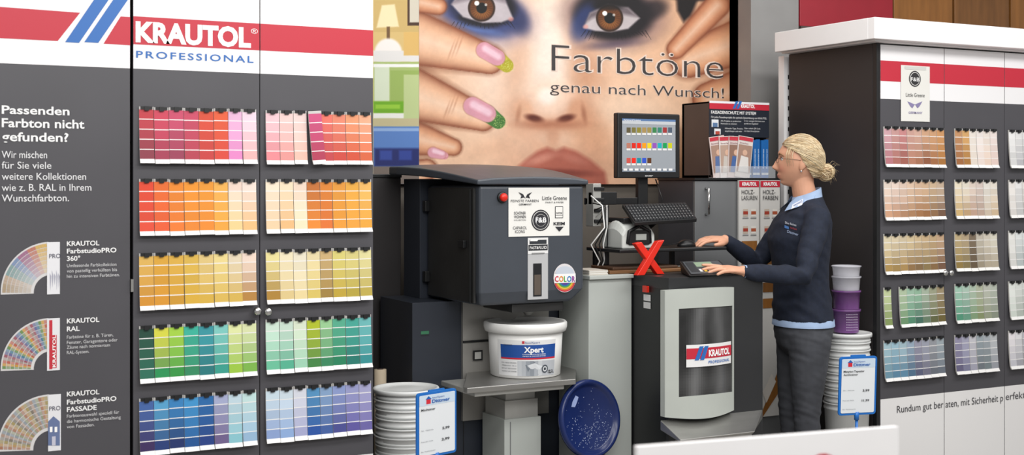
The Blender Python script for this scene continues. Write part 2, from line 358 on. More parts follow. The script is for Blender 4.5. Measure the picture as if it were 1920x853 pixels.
cards([497,523,549,574,599,622,647,672,695],ZS,.182,[
 'f0c8d0:e08088 f2d0cc:e49490 f2d8d4:ecb8a8 d04c80:a82048 e87060:b83038 ea886c:c83828 ec9c70:d04420 f0ac88:d45c2c',
 'f4e4cc:f0c8a0 f4e0c0:eebc80 f4dcc8:f4e0bc c4702c:e88420 d88028:e07020 e49834:e89828 ecac40:e89c30 f0b860:e4a030',
 'ece09c:ac8028 f0e4c0:dcc488 f0e8d0:e8d49c f0e0b0:d8c060 d4b47c:a08038 e0d47c:bca030 e0d488:b8a438 e4dca0:bca848',
 'd8f0e0:68c09c d0e8d8:50b090 e4f0d8:9cd0b4 bccc28:3c8440 9cd098:30885c 58b494:188058 48b0a0:147468 70c0c0:2c8c90',
 'd0e4f0:8ca4d4 d8e8f4:90b0e0 e0e4f0:a8acd4 5494c4:2050a0 8cacd4:4060a4 90a0d4:484c94 a0a4d4:6058a4 acacd4:7068ac'],
 'right door of left cabinet','bright colour cards on the left cabinet',{(0,3):(-.07,.016)})
cards([1655,1669,1683.5,1698,1712,1726,1740,1754,1768],ZS,.178,[
 'd0a4ac:b07078 cc9c98:a86860 c88888:9c5c50 d0a498:b07860 d4ac9c:a87054 d0a484:90583c d4a47c:a06840 d49c68:a87034',
 'e8d8cc:d0a080 e8d4c8:c09070 e4ccbc:b48868 e0c4ac:ac805c dcbca0:a4744c d8b898:9c6c44 d4b898:8c6848 d0b8a0:785844',
 'e4d8b8:b09054 e0d0b0:a08450 dcccac:a88854 dcc8a0:907048 d8c098:886c48 d4b890:88744c ccb088:886844 c8a888:785844',
 'ccd8a8:889c60 - bcd0b0:709870 a8ccb4:50886c 9cc4a8:447060 acbca8:688068 a8ac90:646844 a89878:6c6034',
 'acccd8:6c94a8 a0c4d4:5c88a4 acc8d4:5c88a4 9cb0c4:50708c a0a0b4:5c607c a4a8b8:747488 a0a4ac:686e78 a8b4bc:6c7480'],
 'left door of right cabinet','muted colour cards on the right cabinet')
cards([1788,1801.5,1815,1828,1841,1854,1867.5],ZS,.178,[
 'c89468:9c6438 dcac70:a87438 ece4dc:e4d8cc f0e8e4:ecdcd4 eee4dc:ecd4c4 ece0dc:e4ccc4',
 'ece0c8:ccac74 ece4d4:c0a078 e8d8cc:bc9c88 e0d0c8:b8a090 e8e4dc:d0c0ac e8e0d4:d0b898',
 'c4b088:947c44 bca888:84744c 847460:645440 d0c8b8:a09480 dcd4c4:b0a490 e0dccc:b8ac98',
 'acd4c0:509478 b4d0c0:649880 bccfbc:809c78 bcc4ac:849068 c4c8bc:98a088 bcc4b8:8c9484',
 '9c98b4:686484 b0b0c8:80809c ccccd4:a0a0b0 a0acb4:70787f acb4bc:748084 c8ccd0:989ca4'],
 'middle door of right cabinet','muted colour cards on the right cabinet')
cards([1889,1901,1914,1927,1940,1953],ZS,.178,[
 'f0f0f0:d4d4d4 ececec:b8b8bc e8e8e8:a8a8ac e0e0e0:909094 f0ece8:c8c4c0','f4f0ec:e0dcd8 ececec:c4c4c4 e8e4e0:b4b0ac e0e0e0:989898 e8e4e0:b0aca8',
 'f4f4f0:dcdcd8 e8ecec:b8c0c0 e4e8e8:a0a8a8 dce0e0:889090 e0dcd8:a8a49c','f0f4f0:d4dcd4 e8ece8:b4bcb4 e0e4e0:9ca49c d8dcd8:808880 e0e0dc:a8a8a0',
 'f4f0f4:c8c8d0 e8e8ec:a8a8b0 c8c8d0:888890 b8b8c0:606068 e0e0e4:a0a0a8'],
 'right edge door of right cabinet','muted colour cards on the right cabinet')
b=MB(); b.rect(1688,122,1742,227,CY,'e6e5e0',off=.004); b.disc(1714,148,15,CY,'2c2c2e',off=.0046); b.disc(1714,148,12.5,CY,'f0f0ee',off=.005); b.disc(1714,148,11.5,CY,'2c2c2e',off=.0054)
b.T("F&B",1706,152,1722,7,CY,'f4f4f4',.01,off=.006); b.T("Little Greene",1697,181,1732,7,CY,'606060',0,off=.006)
for k in (-1,1): b.q([(1714,196),(1714+k*14,190),(1714+k*9,199),(1714+k*5,203)],CY,'8880a8',off=.005)
b.T("GERMANY",1702,213,1728,4,CY,'8880a8',.01,off=.006); b.rect(1695,124,1735,130,CY,'d0d0cc',off=.005)
b.build('paper_notice',label='white paper notice with round emblem taped on right cabinet door',cat='notice')
# ================================================================ POSTERS
def vnoise(u,v,s):
    x=u/s; y=v/s; xi=np.floor(x); yi=np.floor(y); fx=x-xi; fy=y-yi; fx=fx*fx*(3-2*fx); fy=fy*fy*(3-2*fy)
    def h(a,b_): r=np.sin(a*127.1+b_*311.7)*43758.5453; return r-np.floor(r)
    return (h(xi,yi)*(1-fx)+h(xi+1,yi)*fx)*(1-fy)+(h(xi,yi+1)*(1-fx)+h(xi+1,yi+1)*fx)*fy
def face(u,v):
    c=np.zeros(u.shape+(3,)); c[:]=(.89,.70,.56)
    bl(c,ell(u,v,1010,90,150,230,0,190),(.97,.86,.78)); bl(c,ell(u,v,860,320,150,80,0,110),(.95,.80,.68),.8)
    bl(c,ell(u,v,1220,250,160,140,0,150),(.93,.76,.63),.9); bl(c,ell(u,v,1330,310,120,70,0,90),(.84,.62,.46),.8)
    bl(c,ell(u,v,1100,150,30,105,-8,70),(.78,.54,.40),.75); bl(c,ell(u,v,968,130,22,90,6,60),(.84,.64,.51),.65)
    bl(c,ell(u,v,1030,110,26,90,0,44),(.99,.93,.88),.85)
    bl(c,ell(u,v,930,275,70,18,-20,50),(.86,.65,.52),.5); bl(c,ell(u,v,1170,205,80,34,10,60),(.97,.85,.75),.65)
    bl(c,ell(u,v,1000,265,60,10,30,30),(.84,.62,.49),.4); bl(c,ell(u,v,1105,250,30,50,-30,40),(.82,.59,.45),.45)
    # nose
    bl(c,ell(u,v,1032,212,70,38,0,40),(.76,.51,.38),.8); bl(c,ell(u,v,1030,186,42,36,0,40),(.97,.84,.75),.95); bl(c,ell(u,v,1026,180,16,15,0,20),(1,.96,.92),.85)
    bl(c,ell(u,v,982,206,15,18,0,16),(.90,.70,.57),.9); bl(c,ell(u,v,1082,206,15,19,0,16),(.84,.62,.49),.9)
    bl(c,ell(u,v,972,214,4,14,10,8),(.62,.38,.27),.5); bl(c,ell(u,v,1095,214,4,15,-10,8),(.56,.33,.23),.6)
    bl(c,ell(u,v,1002,222,16,6.5,14,8),(.36,.15,.10)); bl(c,ell(u,v,1061,222,16,6.5,-14,8),(.36,.15,.10))
    bl(c,ell(u,v,1032,233,48,7,0,16),(.66,.41,.30),.75); bl(c,ell(u,v,1037,256,12,18,0,16),(.78,.56,.44),.6)
    bl(c,ell(u,v,1045,318,115,54,0,36),(.82,.60,.48),.5)
    bl(c,pmask(u,v,[(960,322),(985,300),(1008,283),(1026,276),(1042,282),(1058,276),(1080,283),(1108,300),(1134,322),(1140,350),(950,350)],9),(.69,.38,.31))
    bl(c,ell(u,v,1045,324,64,7,2,10),(.48,.21,.17),.85); bl(c,ell(u,v,1014,298,26,7,-18,12),(.85,.58,.50),.75); bl(c,ell(u,v,1076,298,24,7,18,12),(.78,.49,.42),.6)
    # left eye: soft smoky blue
    bl(c,ell(u,v,905,32,92,50,10,44),(.52,.48,.60),.7); bl(c,ell(u,v,908,34,70,34,10,24),(.20,.25,.46),.9); bl(c,ell(u,v,968,30,20,34,-30,22),(.16,.19,.36),.85)
    bl(c,ell(u,v,896,53,42,7,14,10),(.40,.50,.74),.65)
    bl(c,ell(u,v,903,10,65,41,8,14),(.08,.07,.11)); bl(c,ell(u,v,846,10,22,26,0,14),(.20,.25,.46),.5)
    bl(c,pmask(u,v,[(846,8),(862,-14),(905,-24),(945,-6),(962,34),(940,42),(905,43),(868,32)],4),(.76,.72,.74))
    bl(c,pmask(u,v,[(846,8),(862,-14),(905,-24),(945,-6),(950,6),(905,-6),(862,4)],8),(.40,.34,.38),.6); bl(c,ell(u,v,958,36,5,4,0,4),(.85,.58,.55),.7)
    # right eye
    bl(c,ell(u,v,1152,28,96,62,4,44),(.48,.38,.40),.7); bl(c,ell(u,v,1150,28,74,49,4,20),(.09,.07,.09)); bl(c,ell(u,v,1094,42,20,36,22,20),(.17,.24,.46),.8); bl(c,ell(u,v,1150,83,46,7,-6,14),(.30,.25,.33),.7)
    bl(c,ell(u,v,1224,18,28,18,-20,20),(.10,.08,.10),.8)
    bl(c,pmask(u,v,[(1094,52),(1106,24),(1140,8),(1178,14),(1200,34),(1178,54),(1146,60),(1116,58)],4),(.76,.72,.73)); bl(c,pmask(u,v,[(1096,44),(1106,24),(1140,8),(1178,14),(1196,32),(1145,22),(1110,34)],8),(.32,.27,.30),.75); bl(c,ell(u,v,1098,50,5,4,0,4),(.85,.58,.55),.7)
    for cx,cy in((903,15),(1143,34)):
        bl(c,ell(u,v,cx,cy,25.5,25.5,0,3),(.15,.08,.04)); bl(c,ell(u,v,cx,cy,22,22,0,5),(.42,.23,.09)); bl(c,ell(u,v,cx,cy+9,15,9,0,10),(.64,.40,.18),.85)
        an=np.arctan2(v-cy,u-cx); bl(c,ell(u,v,cx,cy,21,21,0,4)*(np.sin(an*26)*.5+.5),(.26,.13,.05),.45)
        bl(c,ell(u,v,cx,cy,10,10,0,2),(.02,.02,.02)); bl(c,ell(u,v,cx-9,cy-9,4.5,4.5,0,2),(1,1,1)); bl(c,ell(u,v,cx+8,cy-6,2.5,2.5,0,2),(1,1,1),.7)
        bl(c,ell(u,v,cx,cy-24,28,9,0,8),(.05,.04,.05),.7)
    def lash(x0,y0,x1,y1,w): bl(c,np.clip((1-cap(u,v,(x0,y0),(x1,y1),w,.4))*w+.2,0,1),(.05,.04,.05),.8)
    for k in range(16): x=852+k*7; lash(x,41+3*math.sin(k*.2),x+(k-7)*1.1,51+4*math.sin(k*.9),1.1)
    for k in range(18): x=1098+k*6.6; lash(x,57+6*math.sin(k*.18),x+(k-8)*1.2,70+5*math.sin(k*.8),1.1)
    bl(c,pmask(u,v,[(1268,-10),(1312,-10),(1296,30),(1282,42),(1270,20)],8),(.07,.04,.05)); bl(c,ell(u,v,1330,-6,70,8,0,8),(.12,.07,.07))
    def finger(a,b_,ra,rb,li=(.93,.73,.59),ed=(.50,.25,.15)):
        t=cap(u,v,a,b_,ra,rb); bl(c,np.clip(1.3-t,0,.3)*3.3*(t>1),(.50,.29,.20),.5)
        m=np.clip((1-t)*rb/2+.5,0,1); sh=np.clip((t-.3)/.7,0,1)**2.4
        cc=np.array(li)*(1-sh[...,None])+np.array(ed)*sh[...,None]; h=np.clip(1-t*1.9,0,1)[...,None]*.55; cc=cc*(1-h)+np.array((.985,.88,.79))*h
        mm=m[...,None]; c[:]=c*(1-mm)+cc*mm
    R_=(.87,.63,.47)
    finger((1430,-20),(1330,50),44,34,R_); finger((1440,60),(1290,112),48,34,R_); finger((1440,150),(1330,186),44,32,R_)
    finger((1345,10),(1268,92),24,18,(.83,.57,.42)); finger((1440,230),(1360,250),40,30,R_)
    finger((740,335),(800,318),34,20); finger((740,250),(850,276),42,16,(.88,.64,.49))
    finger((740,165),(905,222),56,24); finger((740,60),(918,112),58,27)
    finger((750,-5),(822,12),24,16,(.85,.60,.45))
    for x,y in((846,94),(854,88),(862,84),(838,205),(846,198),(854,194)): bl(c,ell(u,v,x,y,1.4,13,20,4),(.62,.37,.26),.4)
    def nail(a,b_,c_,r0,r1,tip):
        def sq(u_,a1,b1,ra,rb): return cap(u,v,a1,b1,ra,rb)
        t=sq(u,b_,c_,r1,r1*.85); bl(c,np.clip((1-t)*r1/2+.5,0,1),tip); bl(c,np.clip((1-t)*r1/4,0,1)*(v<b_[1]+4),tuple(min(1,x+.2) for x in tip),.5)
        t=sq(u,a,b_,r0+1.5,r1+1); bl(c,np.clip((1-t)*r1/2+.5,0,1),(.62,.38,.34),.5)
        t=sq(u,a,b_,r0,r1); bl(c,np.clip((1-t)*r1/2+.5,0,1),(.85,.60,.66)); t=cap(u,v,(a[0]+2,a[1]-3),(b_[0]+2,b_[1]-2),r0*.6,r1*.6); bl(c,np.clip((1-t)*1.5,0,1),(.96,.82,.87),.85)
    nail((908,94),(932,108),(950,123),15,15,(.70,.66,.16)); nail((886,199),(914,213),(934,228),17,16,(.26,.46,.20)); nail((812,286),(828,290),(834,292),10,8,(.84,.56,.6))
    rr=np.sin(np.floor(u*.8)*12.9898+np.floor(v*.8)*78.233)*43758.5453; rr=rr-np.floor(rr); g=ell(u,v,937,228,16,12,30,4)+ell(u,v,951,124,14,10,30,4); bl(c,np.clip(g,0,1)*(rr>.8),(.85,.92,.55),.5)
    nz_=vnoise(u,v,14)*.5+vnoise(u,v,5)*.3+vnoise(u,v,2.2)*.2; c*=(1+(nz_-.5)*.09)[...,None]
    bl(c,np.clip((u-1340)/60,0,1)*.4,(.70,.46,.32)); return c
PY=5.17
b=MB(); paint(b,786,1389,-40,345,PY,1.2,face,MATTE)
b.box(PX(786,PY),PX(1389,PY),PY+.001,WY-.004,P(786,345,PY).z+.02,P(786,-40,PY).z-.005,WHITE)
TD='3a3434'
def glow(s_,u0,vb,u1,h):
    b.T(s_,u0,vb,u1,h,PY,'ecd6c8',.010 if h>20 else .02,off=.0012); b.T(s_,u0,vb,u1,h,PY,TD,-.014 if h>20 else -.006,off=.002)
glow("Farbtöne",1034,133,1356,50); glow("genau nach Wunsch!",1031,172,1357,20)
b.build('beauty_poster',label='large poster of a made-up face with painted nails behind monitor',cat='poster')
def room(u,v):
    c=np.zeros(u.shape+(3,)); c[:]=(.86,.74,.48)
    def r(a,b_,a2,b2,col,s=2,al=1): bl(c,pmask(u,v,[(a,b_),(a2,b_),(a2,b2),(a,b2)],s),col,al)
    r(700,0,790,60,(.82,.70,.44)); bl(c,pmask(u,v,[(716,10),(740,8),(748,50),(706,52)],3),(.96,.90,.72)); r(725,50,731,95,(.45,.33,.2))
    r(764,-20,790,48,(.28,.18,.12)); r(768,-20,790,42,(.85,.82,.75)); bl(c,ell(u,v,728,100,26,28,0,6),(.97,.94,.92)); r(700,95,790,116,(.90,.89,.88)); r(757,60,790,104,(.88,.72,.42))
    r(700,116,790,237,(.66,.74,.44)); r(702,120,730,190,(.84,.88,.78)); r(732,132,790,200,(.60,.70,.36)); r(700,120,790,126,(.96,.96,.95))
    r(700,190,757,214,(.42,.66,.08),4); r(704,196,750,204,(.58,.78,.2),3); r(700,212,790,222,(.92,.92,.9)); r(757,140,790,237,(.74,.80,.56)); r(700,222,790,237,(.76,.72,.56))
    r(700,237,790,345,(.34,.50,.76)); r(702,278,790,312,(.08,.13,.40),5); r(712,282,735,300,(.18,.27,.6),4); r(748,282,772,300,(.16,.25,.58),4); r(700,240,790,246,(.56,.68,.86)); r(700,312,790,345,(.46,.41,.38)); 
    return c
b=MB(); paint(b,690,785.5,-40,345,PY,1.3,room,MATTE); b.box(PX(690,PY),PX(785.5,PY),PY+.001,WY-.004,P(700,345,PY).z+.01,P(700,-40,PY).z-.01,WHITE)
b.build('room_poster',label='narrow poster of yellow, green and blue rooms left of face poster',cat='poster')
b=MB(); b.box(PX(690,4.96),2.10,4.96,5.16,0,1.475,DARKSIDE); b.box(PX(690,4.96)-.002,2.102,4.955,5.16,1.475,1.49,BLACK); b.build('dark_side_cabinet',label='plain black cabinet standing between left display cabinet and tinting machine',cat='cabinet',bev=.003)
# ================================================================ TINTING MACHINE
tD=thing('tinting_machine','large dark grey paint tinting machine with stickers and lift tray','paint machine',(2.35,4.6,0))
DY=4.3; ax=PX(899,DY); bx=PX(1095,DY)
b=MB(); b.box(1.995,2.80,4.6,4.93,0,.985,NAVYD); b.box(2.10,2.75,4.765,4.93,.985,1.47,NAVYD)
b.box(PX(868,4.6),PX(869.5,4.6),4.598,4.6,0,.98,BLACK); 
b.rect(789,621,804,627,4.6,'3a7a58'); b.rect(789,628,804,630,4.6,'20242a')
b.build('body',tD,bev=.006)
b=MB(); zb,zt=.99,1.445
bot=[(ax+.012,DY+.02),(bx-.05,DY+.02),(bx-.02,4.76),(ax,4.76)]; mid=[(ax,DY),(bx,DY),(bx+.02,4.76),(ax,4.76)]
r=[[Vector((x,y,z)) for x,y in q_] for z,q_ in ((zb,bot),(zb+.05,mid),(zt,mid))]; b.loft(r,NAVY,smooth=False)
hd=b.build('head',tD,bev=.012,seg=3)
b=MB(); xs=ax-.004; b.box(xs-.006,ax,DY+.03,4.75,1.0,1.435,SCUFF); b.box(xs-.012,xs-.006,DY+.05,DY+.053,1.0,1.43,BLACK); sd=b.build('side_door',tD,bev=.003)
for z in (1.075,1.36):
    b=MB(); b.box(xs-.026,xs-.005,4.73,4.76,z-.022,z+.022,BLACK); b.build('hinge',sd,bev=.003)
b=MB(); b.box(xs-.02,xs-.005,4.39,4.44,1.205,1.235,BLACK); b.build('latch',sd,bev=.003)
b=MB(); rings=[]
for i in range(9):
    fy=i/8; y=DY-.015+(4.93-DY+.015)*fy; x0_=ax-.015+(PX(729,4.93)-ax+.015)*min(1,fy*1.15); x1_=bx+.012+.04*fy
    zb_=1.447+.040*math.sin(fy*math.pi/2); th=.026+.022*math.sin(min(1,fy*1.3)*math.pi/2)
    row=[(x0_,zb_),(x1_,zb_),(x1_,zb_+th*.7)]+[(x1_+(x0_-x1_)*k/8,zb_+th*.7+.012*math.sin(math.pi*(.06+.88*k/8))) for k in range(1,8)]+[(x0_,zb_+th*.7)]
    rings.append([Vector((x,y,z)) for x,z in row])
b.loft(rings,NAVY,smooth=False); b.build('lid',tD,bev=.006,seg=3)
b=MB(); M=Matrix.Rotation(math.radians(90),3,'X'); c=P(941,370,DY); b.lathe([(.021,0),(.021,.008),(.017,.01)],c,BLACK,M=M,n=24); b.lathe([(.015,.009),(.016,.018),(.012,.024),(.002,.026)],c,mat('red_button','e02818',.3),M=M,n=24); b.build('stop_button',tD,label='round red stop button')
b=MB(); off=.002
b.rect(953,352,1067,444,DY,'e9e8e4',off=off)
K='2a2a30'
def o(s_,u0,v,u1,h,bold=0,col=K): b.T(s_,u0,v,u1,h,DY,col,bold,off=.0045)
for k in (-1,1): b.q([(984,372),(984+k*4,364),(984+k*13,360),(984+k*7,367),(984+k*9,372),(984+k*3,370)],DY,K,off=.004)
o("FEINSTE FARBEN",957,379,1009,4.5,.0); b.T("GERMANY",972,385,996,3.5,DY,K,.01,off=.0045)
o("Little Greene",1016,375,1062,7.5); o("PAINT & PAPER",1022,381,1056,3)
o("SCHÖNER",963,402,985,5,.01); o("WOHNEN",963,409,985,5,.01); o("KOLLEKTION",963,414,985,2.5)
b.disc(1013,413,20,DY,K,off=.003); b.disc(1013,413,17.5,DY,'e9e8e4',off=.0036); b.disc(1013,413,16.5,DY,K,off=.004); b.disc(1013,413,11.5,DY,'e9e8e4',off=.0044); b.disc(1013,413,11,DY,K,off=.0048)
b.T("F&B",1003,417,1023,9,DY,'f6f6f6',.02,off=.006)
b.rect(1040,387,1055,409,DY,K,off=.003); b.rect(1041,388,1054,408,DY,'e9e8e4',off=.0036); b.rect(1041,403,1054,404,DY,K,off=.004); b.T("PANTONE",1042,401,1053,3,DY,K,.02,off=.0045)
o("CAPAROL",961,430,987,5.5,.0); o("ICONS",965,437,983,5.5,.0); o("KEIM",1037,422,1058,5.5,.03); b.q([(1040,425),(1056,425),(1048,434)],DY,K,off=.004)
cx,cy=1058,521
b.q([(cx+math.cos(a)*21,cy-math.sin(a)*27) for a in [k*2*math.pi/28 for k in range(28)]],DY,'dcd8da',off=.0028)
for i,rb in enumerate(['c83048','d87838','d8c040','50a048','2870a8','5a3890']):
    b.q([(cx+math.cos(math.radians(a))*(20-i*2.2),cy+4+math.sin(math.radians(a))*(22-i*2.6)) for a in range(0,181,15)],DY,rb,off=.0031+.0002*i)
b.q([(cx+math.cos(a)*17,cy-10-math.sin(a)*12) for a in [k*2*math.pi/24 for k in range(24)]],DY,'c4ccd8',off=.0045)
b.rect(1038,514,1078,531,DY,'f0f0f0',off=.005)
for s_,u0,u1,cl in (("C",1039,1046,'c83048'),("O",1047,1055,'e08828'),("L",1056,1061,'50a848'),("O",1062,1070,'2878b8'),("R",1071,1077,'8a3890')): b.T(s_,u0,528,u1,10,DY,cl,.03,off=.006)
b.build('stickers',hd,label='white logo sheet and round rainbow sticker')
b=MB(); b.rect(989,446,1027,562,DY,'b9babc',off=.002); b.rect(989,446,1027,476,DY,'e4e4e4',off=.003); b.rect(992,450,1024,458,DY,'2e3238',off=.0035); b.q([(996,448),(1010,448),(1006,452),(992,452)],DY,'f0f0f0',off=.004); b.rect(990,459,1026,470,DY,'26292e',off=.0035)
b.T("FAST&FLUID",992,467,1024,5,DY,'f4f4f4',.01,off=.005); b.rect(996,474,1020,476,DY,'8a8a8a',off=.005)
b.rect(999,494,1015,556,DY,'14161a',off=.003); b.rect(1001,515,1013,553,DY,'5a5048',off=.0036)
b.build('level_window',tD,label='light strip with narrow dark window')
b=MB(); b.box(PX(869,4.58),PX(1030,4.58),4.585,4.6,P(900,785,4.6).z,.985,mat('neck_steel','9a9894',.4,.3,var=.12,scale=4)); b.box(PX(869,4.58),PX(1030,4.58),4.58,4.586,P(900,640,4.6).z,P(900,636,4.6).z,BLACK)
np_=b.build('neck_panel',tD)
b=MB(); b.rect(886,657,904,676,4.58,'1a1a1c',off=.004); b.rect(889,660,901,673,4.58,'b8b8b4',off=.006); b.build('socket',np_)
b=MB(); c=P(990,575,4.45); b.box(c.x-.13,c.x+.1,4.34,4.6,.955,.99,SCUFF); b.tube([(c.x,4.45,.955),(c.x,4.45,.93)],[.03,.012],METAL,n=20); b.build('nozzle',tD,bev=.004)
b=MB(); f0,f1=PX(872,4.24),PX(1084,4.24); 
pts=[(f0+.01,4.24),(f1-.01,4.24),(f1,4.26),(PX(1078,4.6),4.59),(PX(874,4.6),4.59),(f0,4.26)]
b.prism([(x,y,.678) for x,y in pts],(0,0,.022),METAL); b.box(f0+.05,f1-.05,4.26,4.56,.66,.68,LGREY); b.build('lift_tray',tD,bev=.003)
b=MB(); xa,xb=PX(943,4.4),PX(1008,4.4); b.box(xa+.012,xb-.012,4.4,4.55,.6,.66,LGREY); b.box(xa+.004,xb-.004,4.39,4.56,.42,.61,LGREY); b.box(xa-.004,xb+.004,4.38,4.57,0,.54,PALE)
b.box(xa+.02,xa+.024,4.378,4.39,0,.53,GREYD); b.build('lift_column',tD,bev=.012,seg=3)
# ================================================================ BUCKET
bc=Vector((PX(985,4.44),4.44,.7005)); tK=thing('paint_bucket','white round paint bucket with blue and red label on lift tray','bucket',bc)
b=MB(); b.lathe([(.132,0),(.138,.004),(.1485,.19),(.148,.19),(.10,.188)],bc,PLW,n=64)
AC=math.atan2(-bc.y,-bc.x)
def wrap(x,y,off=.0012):
    r_=.138+(.0105)*(y/.19)+off; a=AC+x/.141; return (bc.x+r_*math.cos(a),bc.y+r_*math.sin(a),bc.z+y)
def wp(x0,y0,x1,y1,col,off=.001,n=16):
    vs=[wrap(x0+(x1-x0)*i/n,y,off) for y in(y0,y1) for i in range(n+1)]; b.add(vs,[(i,i+1,n+2+i,n+1+i) for i in range(n)],PRINT,col,smooth=True)
def wt(s_,x,y,w,h,col,bold=0): b.text(s_,lambda X,Y_:wrap(x+X,y+Y_,.0034),w,h,col,bold)
wp(-.115,.012,.13,.150,'e8e9ea'); wp(-.10,.082,.128,.132,'1d4f9e',.0018); wp(-.10,.076,.128,.082,'d02438',.0018); wp(-.03,.012,.128,.07,'b8bcc2',.0018)
wt("Xpert",-.005,.103,.075,.021,'ffffff',.03); wt("DISPERSIONSFARBE",-.01,.094,.09,.004,'ffffff'); wt("INNEN & DECKENFARBE",-.01,.087,.09,.004,'ffffff')
wt("bauXpert",.0,.138,.055,.007,'2a4a90'); wp(-.012,.137,-.003,.147,'c83040',.0022)
for i,(s_) in enumerate(("FÜR WEISSE DECKEN","VERBRAUCH: 150 ml","RESTE GUT VERSCHLIESSEN","HAUSHALT UND GEWERBE")): wt(s_,-.096,.060-.011*i,.062,.0045,'50545c')
wt("12,5 L",.093,.020,.03,.012,'26282c',.03); 
for k in range(22): 
    if k%3!=1: wp(-.085+k*.0016,.128,-.0843+k*.0016,.134,'202020',.0024,1)
# paint roller picture: soft bands of grey, dark roller core
def wpoly(pts,col,off): b.poly([wrap(x,y,off) for x,y in pts],PRINT,col)
for k in range(6): wp(-.03+k*.016,.012,-.03+(k+1)*.016,.07,['c4c8cd','b4b9bf','9aa0a8','8a9199','a8adb4','c4c8cc'][k],.0021,3)
wpoly([(.0,.055),(.035,.066),(.075,.050),(.085,.03),(.05,.018),(.01,.03)],'747c86',.0026); wpoly([(.008,.053),(.035,.062),(.068,.048),(.055,.036),(.02,.04)],'d8dbdf',.003)
for cx_,rr_,cl in((.078,.014,'4c535c'),(.078,.009,'d4d7db'),(.078,.005,'3a4048')): wpoly([(cx_+rr_*math.cos(t_),.038+rr_*1.15*math.sin(t_)) for t_ in [i*2*math.pi/16 for i in range(16)]],cl,.0031+(.014-rr_)*.05)
b.build('bucket',tK)
b=MB(); b.lathe([(.149,.172),(.160,.174),(.165,.19),(.165,.205),(.160,.211),(.150,.209),(.148,.201),(.05,.202),(.001,.202)],bc,PLW,n=64); b.build('lid',tK)
# ================================================================ BLUE LID
c=P(1102,785,4.28); nrm=Vector((.16,-.96,.16)).normalized(); q_=Vector((0,0,1)).rotation_difference(nrm).to_matrix()
b=MB(); BLUEP=mat('blue_plastic','18285c',.25,var=.1)
b.lathe([(.001,.006),(.12,.006),(.128,.012),(.134,.022),(.144,.026),(.150,.022),(.153,.010),(.150,0),(.02,0)],c,BLUEP,n=56,M=q_)
rnd=random.Random(3)
for k in range(260):
    a=rnd.gauss(-1.0,.9) if k<190 else rnd.uniform(0,6.28); rr=rnd.uniform(.03,.122); s_=rnd.uniform(.0005,.0019)
    p=c+q_@Vector((rr*math.cos(a),rr*math.sin(a),.0072)); b.poly([p+q_@Vector((s_*math.cos(t_),s_*math.sin(t_),0)) for t_ in [i*math.pi/4 for i in range(8)]],PRINT,'a8b4d4')
b.poly([c+q_@Vector((x_,y_,.0074)) for x_,y_ in((-.09,.04),(-.085,.06),(-.07,.085),(-.055,.08),(-.062,.06),(-.072,.04))],PRINT,'90a0cc')
b.build('splattered_lid',label='round dark blue plastic lid with white paint splatters, leaning upright',cat='lid')
cb=c.copy()
b=MB(); b.box(cb.x-.1,cb.x+.1,4.24,4.345,0,cb.z-.155,NAVYD); b.build('low_plinth',label='low dark plinth below the leaning blue lid',cat='plinth',bev=.004)
# ================================================================ PAILS
def pail(c,r,h,matl,name,label,cat,group,lid=False,n=40):
    b=MB(); b.lathe([(r*.82,0),(r*.84,.003),(r*.93,h-.03),(r*.97,h-.028),(r*.97,h-.022),(r*.94,h-.020),(r*.94,h-.006),(r,h-.005),(r,h),(r*.93,h),(r*.9,h-.01),(r*.8,.006),(.01,.006)],c,matl,n=n,caps=False)
    if lid:
        t=thing(name,label,cat,c,group); b.build('pail_body',t)
        b=MB(); b.lathe([(r*.99,h-.012),(r*1.03,h-.012),(r*1.04,h),(r*1.02,h+.004),(r*.95,h+.004),(r*.93,h-.002),(r*.5,h-.001),(.002,h)],c,matl,n=n,caps=False); b.build('lid',t); return t
    return b.build(name,label=label,cat=cat,group=group)
PAILW=mat('pail_white','e0e2e1',.35,var=.04,scale=10)
x1=PX(762,4.44); N=8
for i in range(N):
    nth=['lowest','second','third','fourth','fifth','sixth','seventh','topmost'][i]
    pail((x1+rnd.uniform(-.003,.003),4.44+rnd.uniform(-.003,.003),.683-.25-.034*(N-1-i)),.120,.25,PAILW,'white_pail',f'white plastic pail, {nth} of the nested stack beside tinting machine','pail','nested white pails by the tinting machine',lid=(i==N-1))
b=MB(); b.tube([(PX(713,4.7),4.7,0),(PX(713,4.7),4.7,.72)],.024,mat('beige_roll','c8b8a0',.7,var=.1)); b.tube([(PX(713,4.7),4.7,.72),(PX(713,4.7),4.7,.722)],.013,BROWN); b.build('cardboard_roll',label='beige cardboard roll standing behind the white pails on left',cat='roll')
x2=PX(1588,4.24); N=10
for i in range(N):
    nth=['lowest','second','third','fourth','fifth','sixth','seventh','eighth','ninth','topmost'][i]
    pail((x2+rnd.uniform(-.002,.002),4.24,.80-.25-.033*(N-1-i)),.102,.25,PAILW,'white_pail',f'white plastic pail, {nth} of the nested stack behind the woman','pail','nested white pails behind the woman',lid=(i==N-1))
CLR=mat('clear_plastic','e4e4ec',.2,alpha=.55); PUR=mat('purple_plastic','7c4f8c',.25,var=.15,alpha=.85)
zz=.806
